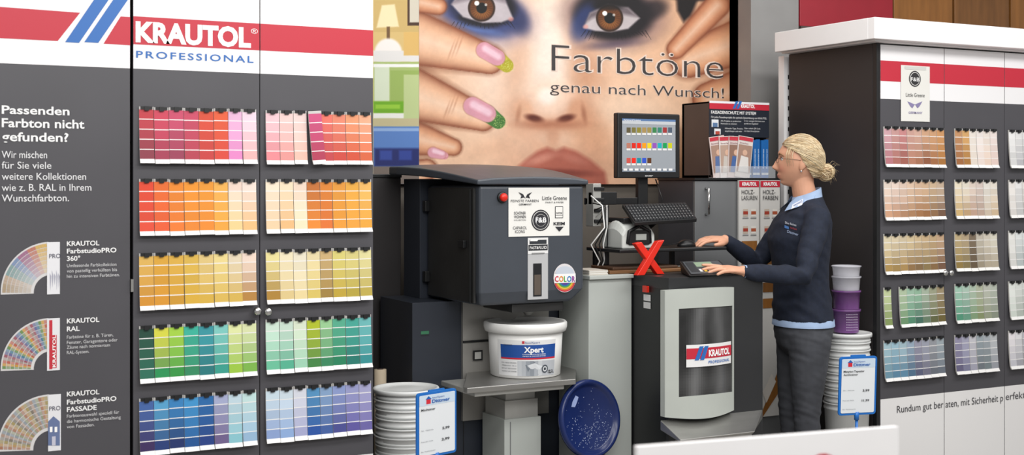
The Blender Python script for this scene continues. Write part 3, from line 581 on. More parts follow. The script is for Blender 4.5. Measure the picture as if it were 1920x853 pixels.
for i,(r_,h_,m_,l_) in enumerate([(.062,.10,PUR,'purple tinted clear pail, lowest on the white pails behind woman'),(.063,.08,PUR,'purple tinted clear pail in middle of small stack behind woman'),(.064,.06,CLR,'clear pail with white rim, second from top behind woman'),(.064,.045,CLR,'clear plastic pail, topmost of small stack behind woman')]):
    b=MB(); c=Vector((x2-.004,4.24,zz)); b.lathe([(r_*.86,0),(r_*.93,h_*.9),(r_,h_*.9),(r_,h_),(r_*.94,h_),(r_*.84,.004),(.004,.004)],c,m_,n=36,caps=False)
    if i==0:
        for k in range(7): b.text('KRAUTOL',lambda x,y,k=k:(c.x+r_*.96*math.cos(-2.3+x*16),c.y+r_*.96*math.sin(-2.3+x*16),c.z+.012+k*.011+y),.06,.004,'d8c8e0')
    b.build('small_pail',label=l_,cat='pail',group='small pails behind the woman'); zz+=h_+.001
# ================================================================ COLUMN, COUNTER
tP=thing('side_counter','pale grey counter unit between tinting machine and mixer','counter',(2.95,4.47,0))
b=MB(); x0=PX(1104,4.35); b.box(x0,2.852,4.35,4.59,0,1.07,PALE); b.box(2.852,3.35,4.605,4.69,0,1.07,PALE); b.build('body',tP,bev=.004)
b=MB(); b.box(x0-.005,2.852,4.335,4.595,1.07,1.085,PALE); b.box(2.852,3.35,4.595,4.69,1.07,1.085,PALE); b.build('top',tP,bev=.002)
tM=thing('paint_mixer','black paint mixer with light curved door and window under counter','paint mixer',(3.09,4.35,0))
mx0,mx1=2.858,PX(1430,4.1); my0,my1=4.1,4.59
MIXB=mat('mixer_black','2a2b2d',.4,var=.12,scale=4)
b=MB(); b.box(mx0,mx1,my0,my1,.02,1.085,MIXB); b.box(mx0-.001,mx0,4.12,4.57,.05,1.04,BLACK); b.build('body',tM,bev=.012,seg=3)
b=MB(); xl=mx0-.003
b.poly([(xl,4.27,.985),(xl,4.22,.985),(xl,4.22,1.01),(xl,4.27,1.01)],PRINT,'dcdcdc'); b.poly([(xl,4.27,.955),(xl,4.22,.955),(xl,4.22,.98),(xl,4.27,.98)],PRINT,'d0d0d0'); b.build('side_labels',tM)
b=MB(); b.box(xl-.012,xl,4.23,4.26,1.02,1.045,mat('red_switch','d03020',.3)); b.build('side_switch',tM,label='small red switch')
dx0,dx1=PX(1256,4.05),PX(1386,4.05); dz0,dz1=P(1256,785,4.05).z,P(1256,546,4.05).z
def dpt(s_,z,off=0):
    a=(s_-.5)*1.2; w=dx1-dx0; return Vector((dx0+w*s_, my0-.012-.045*(math.cos(a*1.9)-.35)/.65-off, z))
DOORW=mat('mixer_door','b9beb8',.35,var=.03)
def curved(mb,s0,s1,z0,z1,f_,bk,m,etb=(0,0),k=20):
    rings=[]
    for i in range(k+1):
        s_=s0+(s1-s0)*i/k; e=math.sin(math.pi*s_)
        rings.append([dpt(s_,z0-e*etb[0],f_),dpt(s_,z1+e*etb[1],f_),dpt(s_,z1+e*etb[1],bk),dpt(s_,z0-e*etb[0],bk)])
    mb.loft(rings,m,smooth=False)
wz0,wz1=P(1277,748,4.04).z,P(1277,581,4.04).z
b=MB(); curved(b,0,.155,dz0,dz1,0,-.03,DOORW,(.012,.005)); curved(b,.965,1,dz0,dz1,0,-.03,DOORW,(.012,.005)); curved(b,.155,.965,dz0,wz0,0,-.03,DOORW,(.012,.006)); curved(b,.155,.965,wz1,dz1,0,-.03,DOORW,(-.004,.005)); dr=b.build('door',tM)
# tinted glass; grey reflections over a dim chamber, painted into the face colours
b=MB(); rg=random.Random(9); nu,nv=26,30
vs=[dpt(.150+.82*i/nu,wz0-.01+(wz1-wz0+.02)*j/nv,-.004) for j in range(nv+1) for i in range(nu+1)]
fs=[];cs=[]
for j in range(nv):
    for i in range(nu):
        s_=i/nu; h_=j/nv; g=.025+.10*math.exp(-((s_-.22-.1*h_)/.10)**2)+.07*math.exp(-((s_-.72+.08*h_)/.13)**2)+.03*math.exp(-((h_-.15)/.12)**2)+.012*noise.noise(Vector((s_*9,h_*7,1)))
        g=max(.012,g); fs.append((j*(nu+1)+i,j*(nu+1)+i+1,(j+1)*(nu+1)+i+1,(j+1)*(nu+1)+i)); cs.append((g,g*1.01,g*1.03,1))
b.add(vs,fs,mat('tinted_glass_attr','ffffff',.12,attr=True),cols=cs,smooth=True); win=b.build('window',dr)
b=MB(); sz0,sz1=P(1287,690,4.04).z,P(1287,648,4.04).z
def cpatch(s0,s1,z0,z1,off,col):
    k=16; vs=[dpt(s0+(s1-s0)*i/k,z,off) for z in(z0,z1) for i in range(k+1)]; b.add(vs,[(i,i+1,k+2+i,k+1+i) for i in range(k)],PRINT,col)
cpatch(.24,.93,sz0,sz1,.001,'ececec'); hh=sz1-sz0; cpatch(.24,.93,sz0+hh*.36,sz0+hh*.84,.002,RED)
for k in range(2):
    s0=.34+.07*k; b.poly([dpt(s0,sz0+hh*.30,.003),dpt(s0+.055,sz0+hh*.30,.003),dpt(s0+.12,sz0+hh*.92,.003),dpt(s0+.065,sz0+hh*.92,.003)],PRINT,BLU)
W_=dx1-dx0
b.text("KRAUTOL",lambda x,y:dpt(.53+x/W_,sz0+hh*.45+y,.004),W_*.36,hh*.27,'ffffff',.04); b.text("PROFESSIONAL",lambda x,y:dpt(.53+x/W_,sz0+hh*.12+y,.003),W_*.36,hh*.12,BLU,.02,None,1.2)
b.build('logo_sticker',win,label='white and red logo sticker')
b=MB(); zA=P(1254,790,my0).z
b.hexa([(dx0-.01,my0-.13,zA-.055),(dx1+.0,my0-.13,zA-.055),(mx1+.0,my0,zA-.03),(dx0-.01,my0,zA-.03),(dx0-.01,my0-.135,zA-.045),(dx1+.01,my0-.135,zA-.045),(mx1,my0,zA+.008),(dx0-.01,my0,zA+.008)],METAL)
b.box(dx0,dx1,my0-.13,my0-.122,zA-.08,zA-.05,METAL); b.build('foot_tray',tM,bev=.003,label='bent steel ledge')
b=MB(); T4=[Vector(p) for p in((2.945,4.085,1.092),(3.165,4.085,1.092),(3.235,4.28,1.136),(3.035,4.28,1.136))]
b.hexa([(2.955,4.095,1.0855),(3.155,4.095,1.0855),(3.225,4.28,1.0855),(3.045,4.28,1.0855)]+T4,BLACK)
cp=b.build('control_panel',tM,bev=.004)
def cpp(s_,t_,off=.0015):
    a=T4[0].lerp(T4[1],s_); e=T4[3].lerp(T4[2],s_); return a.lerp(e,t_)+Vector((0,0,off))
b=MB()
def cq(s0,t0,s1,t1,col,off=.0015): b.poly([cpp(s0,t0,off),cpp(s1,t0,off),cpp(s1,t1,off),cpp(s0,t1,off)],PRINT,col)
cq(.06,.08,.94,.92,'4a4e52'); cq(.30,.52,.72,.84,'8fa48a',.0025); cq(.10,.2,.28,.85,'2e3236',.002)
for k in range(5): cq(.30+.1*k,.2,.36+.1*k,.38,['d8d8d8','e8c040','d8d8d8','c03030','40a050'][k],.0025)
b.build('buttons',cp)
# ================================================================ X, boards, papers
REDX=mat('red_lacquer','e02c1c',.3)
b=MB(); xl_=PX(1190,4.28);xr_=PX(1243,4.28);zb=1.086;zt2=1.086+.138; wd=.036
b.prism([(xl_,4.262,zb),(xl_+wd,4.262,zb),(xr_-.004,4.262,zt2),(xr_-wd,4.262,zt2-.004)],(0,.028,0),REDX)
b.prism([(xr_-wd*.9,4.272,zb+.001),(xr_+.004,4.272,zb),(xl_+wd*.8,4.272,zt2-.006),(xl_-.002,4.272,zt2-.012)],(0,.028,0),REDX)
b.build('letter_x_figure',label='bright red letter X figure standing on the mixer counter',cat='letter figure',bev=.002)
tb=thing('wooden_board','brown wooden board lying under the monitor shelf behind red X','board',(2.96,4.45,1.0855))
b=MB(); b.box(2.76,3.14,4.37,4.56,1.0855,1.10,mat('board_wood','7a5534',.5,var=.25,scale=5,stretch=(1,8,8))); b.build('plank',tb,bev=.003)
b=MB(); b.box(2.78,3.10,4.38,4.55,1.1005,1.112,mat('board_wood_dark','4c3524',.5,var=.25,scale=5,stretch=(1,8,8))); b.build('upper_plank',tb,bev=.003)
b=MB()
for k in range(5): b.box(2.655+.003*(k%2),2.745-.002*(k%3),4.36,4.5,1.0855+.004*k,1.0892+.004*k,PRINT,'e0ded8' if k%2 else 'ccc6bc')
b.build('paper_stack',label='small pile of papers on pale counter left of wooden board',cat='papers')
b=MB(); b.box(2.80,PX(1352,4.4),4.36,4.62,1.170,1.184,BLACK); b.box(2.82,2.84,4.50,4.52,1.113,1.17,BLACK); b.box(3.22,3.24,4.60,4.62,1.0855,1.17,BLACK); b.box(2.83,2.85,4.60,4.62,1.0855,1.17,BLACK)
b.build('monitor_shelf',label='black shelf board under label printer and keyboard arm',cat='shelf',bev=.003)
c=Vector((PX(1180,4.47),4.47,1.1845)); t=thing('label_printer','round white and black label printer below the keyboard','printer',c)
b=MB(); rings=[]
for i in range(9):
    f=i/8; h_=.02+.095*math.sin(math.pi*min(1,.18+f*.62)); y_=4.56-.16*f
    rings.append([Vector((c.x+sx*.08,y_,c.z+zz_)) for k_,(sx,zz_) in enumerate([(-1,0),(-1,h_*.7),(-.8,h_),(.8,h_),(1,h_*.7),(1,0)])])
b.loft(rings,mat('printer_white','d0d3cf',.3),smooth=False); b.build('shell',t,bev=.006)
b=MB(); b.tube([(c.x-.055,4.40,c.z+.02),(c.x-.05,4.395,c.z+.07),(c.x,4.395,c.z+.095),(c.x+.05,4.395,c.z+.07),(c.x+.055,4.40,c.z+.02)],.008,BLACK); b.box(c.x-.05,c.x+.05,4.392,4.41,c.z+.015,c.z+.075,BLACK); b.build('front_cover',t,bev=.003)
b=MB(); b.box(c.x-.06,c.x+.07,4.42,4.54,c.z+.105,c.z+.125,BLACK); b.build('top_cover',t,bev=.003)
b=MB(); b.box(c.x-.02,c.x+.03,4.388,4.392,c.z+.035,c.z+.06,PRINT,'a8aca8'); b.build('display',t)
K0,K1,K2,K3=P(1190,417,4.34),P(1307,410,4.34),P(1286,379,4.50),P(1167,383,4.50)
t=thing('keyboard','black computer keyboard tilted on arm below monitor','keyboard',(K0+K2)/2)
b=MB(); dn=Vector((0,.004,-.014)); b.hexa([K0+dn,K1+dn,K2+dn,K3+dn,K0,K1,K2,K3],BLACK); b.build('base',t,bev=.002)
b=MB(); KEY=mat('key_black','2c2e31',.45)
for r_ in range(6):
    for k in range(20):
        def kp(s_,t_,o): return K0.lerp(K1,s_).lerp(K3.lerp(K2,s_),t_)+Vector((0,-.001,o))
        s0,s1=.02+.96*k/20,.02+.96*(k+.8)/20; t0,t1=.06+.88*r_/6,.06+.88*(r_+.78)/6
        b.hexa([kp(s0,t0,0),kp(s1,t0,0),kp(s1,t1,0),kp(s0,t1,0),kp(s0,t0,.005),kp(s1,t0,.005),kp(s1,t1,.005),kp(s0,t1,.005)],KEY)
        if r_<5: b.poly([kp(s0+.01,t0+.04,.0055),kp(s0+.018,t0+.04,.0055),kp(s0+.018,t0+.08,.0055),kp(s0+.01,t0+.08,.0055)],PRINT,'a8a8a8')
b.build('keys',t)
MY=4.56; mx_=PX(1216,MY); t=thing('monitor','black flat monitor showing rows of coloured swatches, on a pole','monitor',(mx_,MY,1.184))
b=MB(); m0,m1=PX(1158,MY),PX(1275,MY); z0,z1=P(1158,334,MY).z,P(1158,211,MY).z
b.box(m0,m1,MY,MY+.035,z0,z1,BLACK); b.box(m0+.06,m1-.06,MY+.035,MY+.07,z0+.05,z1-.06,BLACK); b.T("acer",1209,331,1224,4,MY,'c8c8c8',.01,off=.002); b.build('casing',t,bev=.005)
b=MB(); su0,su1,sv0,sv1=1166,1266,222,322
b.rect(su0,sv0,su1,sv1,MY,'878c92',SCREEN,.002); b.rect(su0,sv0,su1,sv0+4,MY,'4c6890',SCREEN,.003); b.rect(su0,sv0+4,su1,sv0+10,MY,'a8acb0',SCREEN,.003); b.rect(su0,sv1-5,su1,sv1,MY,'6c7480',SCREEN,.003)
b.T("Farbtöne & Produkte",1169,226,1200,2.6,MY,'ffffff',0,off=.004)
rows_=[(239,['504830','686030','787028','907848','887840','307040','307060','8c2c2c','445060']),(268,['a06858','c02010','d02008','d08810','d0b818','8048a0','1898a0','108848','b0b010']),(296,['b04840','d02010','187888','2848b0','502f18'])]
for v,cl in rows_:
    for k,c_ in enumerate(cl): b.rect(1174+k*9.7,v,1181.5+k*9.7,v+14,MY,'c8c8c8',SCREEN,.003); b.rect(1174+k*9.7,v,1181.5+k*9.7,v+10,MY,c_,SCREEN,.004)
for k in range(9): b.rect(1168+k*10.6,316,1175+k*10.6,320,MY,'d0d0d0',SCREEN,.004)
b.build('screen',t)
b=MB(); b.box(mx_-.025,mx_+.025,MY+.04,MY+.065,1.184,z0+.1,BLACK); b.box(mx_-.04,mx_+.04,MY+.0,MY+.06,1.184,1.195,BLACK); b.tube([(mx_,MY+.03,1.25),(mx_+.01,MY-.06,1.30),(mx_+.02,4.44,1.325)],.012,BLACK); b.build('pole',t,bev=.003)
b=MB(); yA=4.60; ar=P(1103,384,yA); b.box(PX(1103,yA),mx_,yA+.005,yA+.035,ar.z,ar.z+.03,BLACK); b.box(PX(1103,yA),PX(1150,yA),yA-.03,yA,ar.z+.0,ar.z+.055,BLACK); b.box(PX(1103,yA),PX(1118,yA),4.56,4.62,ar.z-.09,ar.z+.09,LGREY)
for k in range(4): b.box(PX(1103,yA)+.002,PX(1122,yA),4.55,4.56,ar.z-.075+.045*k,ar.z-.06+.045*k,BLACK)
b.build('swing_arm',t,bev=.003)
for k in range(5):
    b=MB(); x_=PX(1108+3*k,4.53); b.tube([(x_,4.53,1.40-.03*k),(x_+.03,4.49,1.36),(x_+.035-.004*k,4.48,1.27),(x_+.012*(k-2),4.49,1.2),(x_+.03,4.51,1.13),(x_+.015,4.52,1.09)],.003,BLACK if k%3 else PLW,n=6)
    b.build('cable',label=f'{"black" if k%3 else "white"} hanging cable beside the tinting machine, {ORD[k]} from left',cat='cable',group='cables beside the tinting machine')
b=MB(); b.tube([(mx_+.07,MY+.05,1.47),(mx_+.10,MY+.04,1.38),(mx_+.05,MY+.07,1.25),(mx_+.04,MY+.07,1.19)],.003,BLACK,n=6); b.build('cable',label='thin black cable hanging down behind the monitor pole',cat='cable')
c=P(1287,456,4.46); t=thing('computer_mouse','small black computer mouse under the woman\'s far hand','mouse',(c.x,4.46,1.1845)); b=MB(); b.sphere((c.x,4.46,1.186),.045,.028,.028,BLACK,n=20); b.v=[(x,y,max(z,1.1845)) for x,y,z in b.v]; b.build('shell',t)
b=MB(); b.tube([(c.x-.04,4.46,1.2),(c.x-.08,4.48,1.19),(c.x-.12,4.52,1.188),(c.x-.16,4.57,1.188)],.002,BLACK,n=6); b.build('mouse_cord',t)
# ================================================================ GREY CABINET + BOARDS
GY=4.7; gx0,gx1=PX(1303,GY),PX(1464,GY); t=thing('grey_cabinet','grey metal cabinet with bar handle behind the counter','cabinet',((gx0+gx1)/2,4.85,0))
b=MB(); b.box(gx0,gx1,GY+.015,4.99,0,1.465,mat('cab_dark','44464c',.45,var=.05)); b.build('body',t,bev=.002)
b=MB(); b.box(gx0,gx1,GY,GY+.014,.08,1.460,GREYD); d=b.build('door',t,bev=.002)
b=MB(); hx=PX(1323,GY); za,zb_=P(1323,402,GY).z,P(1323,353,GY).z; b.tube([(hx,GY,za),(hx,GY-.025,za+.005),(hx,GY-.025,zb_-.005),(hx,GY,zb_)],.006,CHROME,n=10); b.build('handle',d,label='chrome bar handle')
b=MB(); b.box(gx0-.005,gx1+.005,GY-.005,4.99,1.465,1.475,BLACK); b.build('top',t)
def board(u0,u1,v1,lines,label,wood,Y):
    t=thing('product_board',label,'sample board',(PX((u0+u1)/2,Y),Y,P(u0,v1,Y).z),'sample boards on the grey cabinet')
    b=MB(); a=P(u0,338,Y); zb=P(u0,v1,Y).z; b.box(a.x,PX(u1,Y),Y,Y+.012,zb,a.z,mat('board_white','d8d6d2',.5))
    b.rect(u0,339,u1,351,Y,RED,off=.001); b.T("KRAUTOL",u0+5,348,u1-5,6,Y,'ffffff',.04)
    b.T(lines[0],u0+4,364,u1-9 if len(lines[0])<6 else u1-6,8,Y,'303034',0); b.T(lines[1],u0+4,375,u1-4,8,Y,'303034',0)
    for k,vv in ((0,392),(1,424)):
        for j in range(2): 
            uu=u0+7+j*15; b.rect(uu,vv,uu+9,vv+14,Y,'e8e4dc' if j else 'c8b8a8'); b.rect(uu,vv+4,uu+9,vv+10,Y,['a84030','b05838'][j],off=.002)
            b.rect(uu-1,vv+16,uu+10,vv+18,Y,'8a8a8a')
    for k,vv in enumerate(wood): b.rect(u0+4,vv,u1-4,vv+18,Y,'c09858',WOOD if k%2==0 else WOOD2,off=.002)
    if v1>600: b.q([(u0+3,770),(u1-2,690),(u1-2,735),(u0+3,782)],Y,'b5793f',WOOD,off=.003); b.q([(u0+3,735),(u0+20,700),(u1-8,715),(u0+10,755)],Y,'e6e0d8',off=.004)
    b.build('panel',t,bev=.001)
board(1386,1423,640,("HOLZ-","LASUREN"),'white sample board with red top, left one on grey cabinet',[452,478,504,530],4.68)
board(1426,1462,782,("HOLZ-","FARBEN"),'white sample board with red top, right one behind woman',[452,478,504,530,560],4.68)
BY=4.75; bx0,bx1=PX(1329,BY),PX(1441,BY); t=thing('brochure_holder','dark brown brochure display box standing on the grey cabinet','brochure holder',((bx0+bx1)/2,4.85,1.4755))
ztop=P(1329,190,BY).z
b=MB(); b.box(bx0,bx0+.012,BY,4.96,1.4755,ztop,BROWN); b.box(bx1-.012,bx1,BY,4.96,1.4755,ztop,BROWN); b.box(bx0,bx1,4.94,4.96,1.4755,ztop,BROWN); b.box(bx0,bx1,BY,4.96,ztop-.01,ztop,BROWN); b.box(bx0,bx1,BY,4.96,1.4755,1.49,BROWN); b.box(bx0+.01,bx1-.01,4.80,4.82,1.49,ztop-.01,BROWN); b.build('box',t,bev=.002)
b=MB(); b.rect(1329,189,1441,256,BY,'1e2430',off=.004); b.rect(1329,189,1441,193,BY,'e8e8ec',off=.005); b.rect(1329,193,1441,204,BY,RED,off=.005)
for x in(1372,1379): b.q([(x,204),(x+5,204),(x+11,190),(x+6,190)],BY,BLU,off=.006)
b.T("KRAUTOL",1388,202,1414,6,BY,'ffffff',.03,off=.006); b.T("FASSADENSCHUTZ MIT SYSTEM",1332,213,1416,5.5,BY,'f4f4f4',.015,off=.006); b.T("Für jedes Fassadenprojekt die optimale Systemlösung von KRAUTOL",1332,221,1436,3.6,BY,'e8e8e8',.0,off=.006)
for i,(x,y,s_,w_) in enumerate([(1350,228,"Alle Projekte an praktischen",38),(1350,233,"Merkmalen zu erkennen",30),(1394,228,"In nur wenigen Schritten zum",38),(1394,233,"perfekten Ergebnis!",26),(1358,242,"Hilfreiche Tipps, Produkt-",34),(1358,247,"empfehlungen und mehr",32),(1394,242,"Oder einfach QR Code",30),(1394,247,"mit dem Smartphone",28)]): b.T(s_,x,y,x+w_,2.8,BY,'e0e0e0',.0,off=.006)
b.rect(1333,224,1346,238,BY,'e0e4e8',off=.005); b.rect(1335,230,1344,238,BY,'5878a0',off=.006); b.rect(1338,241,1350,252,BY,'dde0e4',off=.005); b.rect(1340,246,1348,252,BY,'b04838',off=.006)
b.build('sign_panel',t,label='dark printed header panel')
for i in range(4):
    u0=1333+i*16; b=MB(); a=P(u0,256+abs(i-1)*3,BY-.02-.006*i); Mr=Matrix.Translation((a.x+.04,BY-.024-.006*i,1.572))@Matrix.Rotation(math.radians(-8+5*i),4,'Y')
    b.boxm(Mr,.085,.003,.19,PRINT,['dcccc8','e4dcd8','d8c8c4','e0d8d4'][i])
    def fp(x,y): return Mr@Vector((x,-.003,y))
    def fr(x0,y0,x1,y1,c_): b.poly([fp(x0,y0),fp(x1,y0),fp(x1,y1),fp(x0,y1)],PRINT,c_)
    fr(-.04,.075,.04,.092,'c83848'); fr(-.038,-.07,.038,.055,['a88878','b89c8c','907060','a88878'][i]); b.poly([Mr@Vector((x_,-.0034,y_)) for x_,y_ in((-.03,-.07),(.032,-.07),(.022,.0),(-.02,.005))],PRINT,['5870a0','c8c0b8','4868a0','e0dcd8'][i]); b.poly([Mr@Vector((.014*math.cos(k*.7),-.0038,.02+.014*math.sin(k*.7))) for k in range(9)],PRINT,'d8b098')
    b.text("Streichen",lambda x,y:Mr@Vector((x-.035,-.0038,y+.060)),.05,.007,'803038',0)
    b.build('flyer',label=f'{["white leaflet, leftmost leaning out of","white leaflet, second from left in","white leaflet, third from left in","white leaflet nearest the blue booklets in"][i]} the brochure holder',cat='leaflet',group='leaflets in the brochure holder')
for i in range(5):
    b=MB(); u0=1400+i*8; x_=PX(u0,BY-.02); yb=BY-.018-.006*(i%2)
    b.box(x_,x_+.021,yb-.010,yb-.001,1.4755,1.655-.004*(i%2),PRINT,'1a62a8'); b.box(x_+.001,x_+.020,yb-.0105,yb-.010,1.49,1.50,PRINT,'d0d6dc')
    b.text("Renovieren",lambda X,Y_:(x_+.014-Y_+.0,yb-.0115,1.52+X),.09,.007,'d8e8f4',.01)
    b.build('booklet',label=f'blue booklet, {ORD[i]} from left in row beside the leaflets',cat='booklet',group='blue booklets in the brochure holder')
b=MB(); b.box(bx0,bx1,BY-.05,BY-.047,1.4755,1.53,mat('clear_acrylic','e8ecf0',.1,alpha=.2)); b.box(bx0,bx1,BY-.05,BY,1.4752,1.477,CLR); b.build('front_pocket',t)
# ================================================================ PRICE SIGNS
BLUEF=mat('sign_blue','1c6cc0',.3)
def price(origin,xd,yd,w,h,title,p1,p2,label,pole):
    t=thing('price_sign',label,'price sign',(origin+xd*w/2),'price signs'); nz=xd.cross(yd).normalized()
    t.location.z=0; BASE[t.name]=Vector((t.location.x,t.location.y,0))
    if nz.y>0: nz=-nz
    g=lambda x,y,o=0: origin+xd*x+yd*y+nz*o
    def rr(x0,y0,x1,y1,r_,o):
        pts=[]
        for cx_,cy_,a0 in((x1-r_,y1-r_,0),(x0+r_,y1-r_,90),(x0+r_,y0+r_,180),(x1-r_,y0+r_,270)):
            for k in range(5): a=math.radians(a0+k*22.5); pts.append(g(cx_+r_*math.cos(a),cy_+r_*math.sin(a),o))
        return pts
    b=MB(); b.prism(rr(0,0,w,h,.012,.0),nz*.008,BLUEF); b.prism(rr(w*.3,h-.004,w*.7,h+.006,.003,.0005),nz*.007,BLUEF); b.build('frame',t,bev=.001)
    b=MB(); b.poly(rr(.009,.009,w-.009,h-.009,.006,.0095),PRINT,'e2e6ea')
    def pr(x0,y0,x1,y1,c_,o=.0105): b.poly([g(x0,y0,o),g(x1,y0,o),g(x1,y1,o),g(x0,y1,o)],PRINT,c_)
    def tx(s_,x,y,w_,h_,c_,bo=0): b.text(s_,lambda X,Y_:g(x+X,y+Y_,.012),w_,h_,c_,bo)
    pr(.009,h-.045,w-.009,h-.010,'c8d8e8',.010); pr(w*.22,h-.040,w*.33,h-.022,'d02838'); b.poly([g(w*.20,h-.024,.011),g(w*.35,h-.024,.011),g(w*.275,h-.013,.011)],PRINT,'2060b0')
    tx("bauXpert",w*.37,h-.023,w*.3,.006,'3060a8'); tx("Dittmer",w*.36,h-.038,w*.45,.011,'2060b0',.02)
    for i,l_ in enumerate(title): tx(l_,.016,h-.062-.013*i,len(l_)*.0056*(w/.16),.0075,'202428',.015)
    tx("Stk. / Gebinde",.016,h*.42,w*.3,.0035,'70747a'); tx("Preis inkl. MwSt.",.016,h*.25,w*.3,.0035,'70747a')
    tx(p1,w*.62,h*.40,w*.18,.008,'202428',.02); tx(p2,w*.60,h*.23,w*.2,.008,'202428',.02); tx("Ihr Fachmarkt",.016,h*.10,w*.35,.0035,'70747a')
    b.build('price_card',t)
    b=MB(); c_=g(w/2,0,.004); b.tube([c_-Vector((0,0,.02)),(c_.x,c_.y,.012)],.006,BLUEF if pole else METAL,n=10); b.lathe([(.09,0),(.09,.008),(.01,.014)],(c_.x,c_.y,.0),METAL,n=30); b.tube([c_-Vector((0,0,.02)),c_+Vector((0,0,.012))],.01,BLUEF,n=10); b.build('stand',t)
o1=PZ(779,862,4.35); e1=PZ(853,858,4.48); xd=(e1-o1); xd.z=0; w_=xd.length; xd.normalize(); yd=Vector((0,0,1))
price(o1,xd,yd,w_,(PZ(779,738,4.35)-o1).z,("Mischeimer",),"5,99","2,99",'blue framed price sign standing in front of the left white pails',False)
o1=PZ(1570,779,5.1); e1=PZ(1640,777,5.14); xd=(e1-o1); xd.z=0; w_=xd.length; xd.normalize(); yd=(Vector((0,0,1))+xd*.03).normalized()
price(o1,xd,yd,w_,(PZ(1576,669,5.1)-o1).z,("Metylan-Tapezier","Anrühreimer"),"3,99","11,99",'blue framed price sign on post right of the woman',True)
t=thing('display_board','blurred white display board in the foreground with red print','board',(PZ(1440,820,2.08).x,PZ(1440,820,2.08).y,0))
g0=PZ(1195,838,2.0); g1=PZ(1685,800,2.165); g1.z=g0.z; xd=(g1-g0).normalized(); nn=Vector((-xd.y,xd.x,0)); 
if nn.y<0: nn=-nn
b=MB(); dz=Vector((0,0,-.6)); b.hexa([g0+dz,g1+dz,g1+dz+nn*.012,g0+dz+nn*.012,g0,g1,g1+nn*.012,g0+nn*.012],WHITE)
gg=lambda x,y:g0+xd*x-nn*.0015+Vector((0,0,y))
L_=(g1-g0).length
b.poly([gg(L_*.69+.035*math.cos(k*.35),-.068+.034*math.sin(k*.35)) for k in range(18)],PRINT,RED)
b.poly([gg(L_*.05,-.25),gg(L_*.5,-.25),gg(L_*.5,-.17),gg(L_*.05,-.17)],PRINT,RED)
b.build('panel',t)
b=MB()
for s_ in(.1,.9): p=g0+xd*L_*s_+nn*.006; b.tube([(p.x,p.y,.02),(p.x,p.y,g0.z-.6)],.012,METAL)
p0=g0+xd*L_*.1; p1=g0+xd*L_*.9; p0.z=p1.z=.012; b.tube([p0+nn*.006,p1+nn*.006],.012,METAL)
for p in(p0,p1): b.tube([p-nn*.2,p+nn*.2],.012,METAL)
b.build('stand',t)
# ================================================================ WOMAN
WB=Vector((3.668,4.262,0)); f=Vector((-.93,.37,0)).normalized(); l=Vector((-f.y,f.x,0))
def W(a,b_,z): return WB+f*a+l*b_+Vector((0,0,z))
tW=thing('person','blonde woman in navy sweater and dark jeans operating the mixer panel','person',WB)
def ringE(fo,lo,z,bd,aw,n=28,tilt=0): return [W(fo+bd*math.cos(t_),lo+aw*math.sin(t_),z+tilt*math.cos(t_)) for t_ in [k*2*math.pi/n for k in range(n)]]
TR=[(.78,0,.10,.145),(.84,0,.116,.154),(.90,.0,.118,.152),(.97,.006,.106,.138),(1.05,.010,.100,.130),(1.13,.014,.108,.136),(1.21,.018,.120,.146),(1.28,.006,.110,.154),(1.325,-.006,.088,.145),(1.36,-.015,.066,.105),(1.39,-.02,.055,.07)]
SHL=(W(-.010,.152,1.305),W(.0,-.152,1.310))
ELB=(Vector((3.480,4.045,1.072)),Vector((3.60,4.49,1.10))); WR=(Vector((3.225,4.112,1.098)),Vector((3.40,4.455,1.206)))
hf=Vector((-.80,.60,0)).normalized(); hl=Vector((-hf.y,hf.x,0)); pit=math.radians(6)
HX=(hf*math.cos(pit)+Vector((0,0,math.sin(pit)))); HZ=HX.cross(hl).normalized(); 
HM=Matrix((HX,hl,HZ)).transposed(); HC=WB+Vector((0,0,1.545))+f*.016
def HP(x,y,z): return HC+HM@Vector((x,y,z))
SKIN=mat('skin_attr','e2ae8e',.5,attr=True,var=.03,scale=30)
def vox(mb,voxel,sm):
    me=mb.mesh('tmp'); o_=bpy.data.objects.new('tmp',me); COL.objects.link(o_)
    r_=o_.modifiers.new('r','REMESH'); r_.mode='VOXEL'; r_.voxel_size=voxel; r_.use_smooth_shade=True
    s_=o_.modifiers.new('s','SMOOTH'); s_.iterations=sm; s_.factor=.5
    bpy.context.view_layer.update(); dg=bpy.context.evaluated_depsgraph_get(); m2=bpy.data.meshes.new_from_object(o_.evaluated_get(dg))
    bpy.data.objects.remove(o_); m2.materials.clear(); return m2
def shift(me,base,disp=None):
    n=len(me.vertices); a=np.empty(n*3,dtype=np.float32); me.vertices.foreach_get('co',a); a=a.reshape(-1,3)
    if disp:
        nn_=np.empty(n*3,dtype=np.float32); me.vertices.foreach_get('normal',nn_); nn_=nn_.reshape(-1,3)
        d=np.array([disp(Vector(p)) for p in a.tolist()],dtype=np.float32); a=a+nn_*d[:,None]
    w_=a.copy(); a=a-np.array(base,dtype=np.float32); me.vertices.foreach_set('co',a.ravel()); me.update()
    me.polygons.foreach_set('use_smooth',[True]*len(me.polygons)); return w_
LEG=[(.0,.076,.80,.090),(.004,.076,.70,.082),(.012,.072,.58,.068),(.016,.066,.46,.056),(.004,.064,.33,.052),(-.010,.064,.12,.041),(-.010,.064,.07,.041)]
def legpts(sg): 
    o_=.012 if sg<0 else -.008
    return [W(a+o_*min(1,(.8-z)*3),sg*y,z) for a,y,z,r in LEG]
b=MB()
b.loft([ringE(fo,0,z,bd-.016,aw-.016) for z,fo,bd,aw in TR],SKIN)
b.tube([W(-.022,0,1.33),HP(-.024,0,-.10),HP(-.012,0,-.04)],[.056,.048,.050],SKIN,n=24,round_=True)
n1,n2=80,64; g_=lambda x,s_:math.exp(-(x/s_)**2)
rings=[]
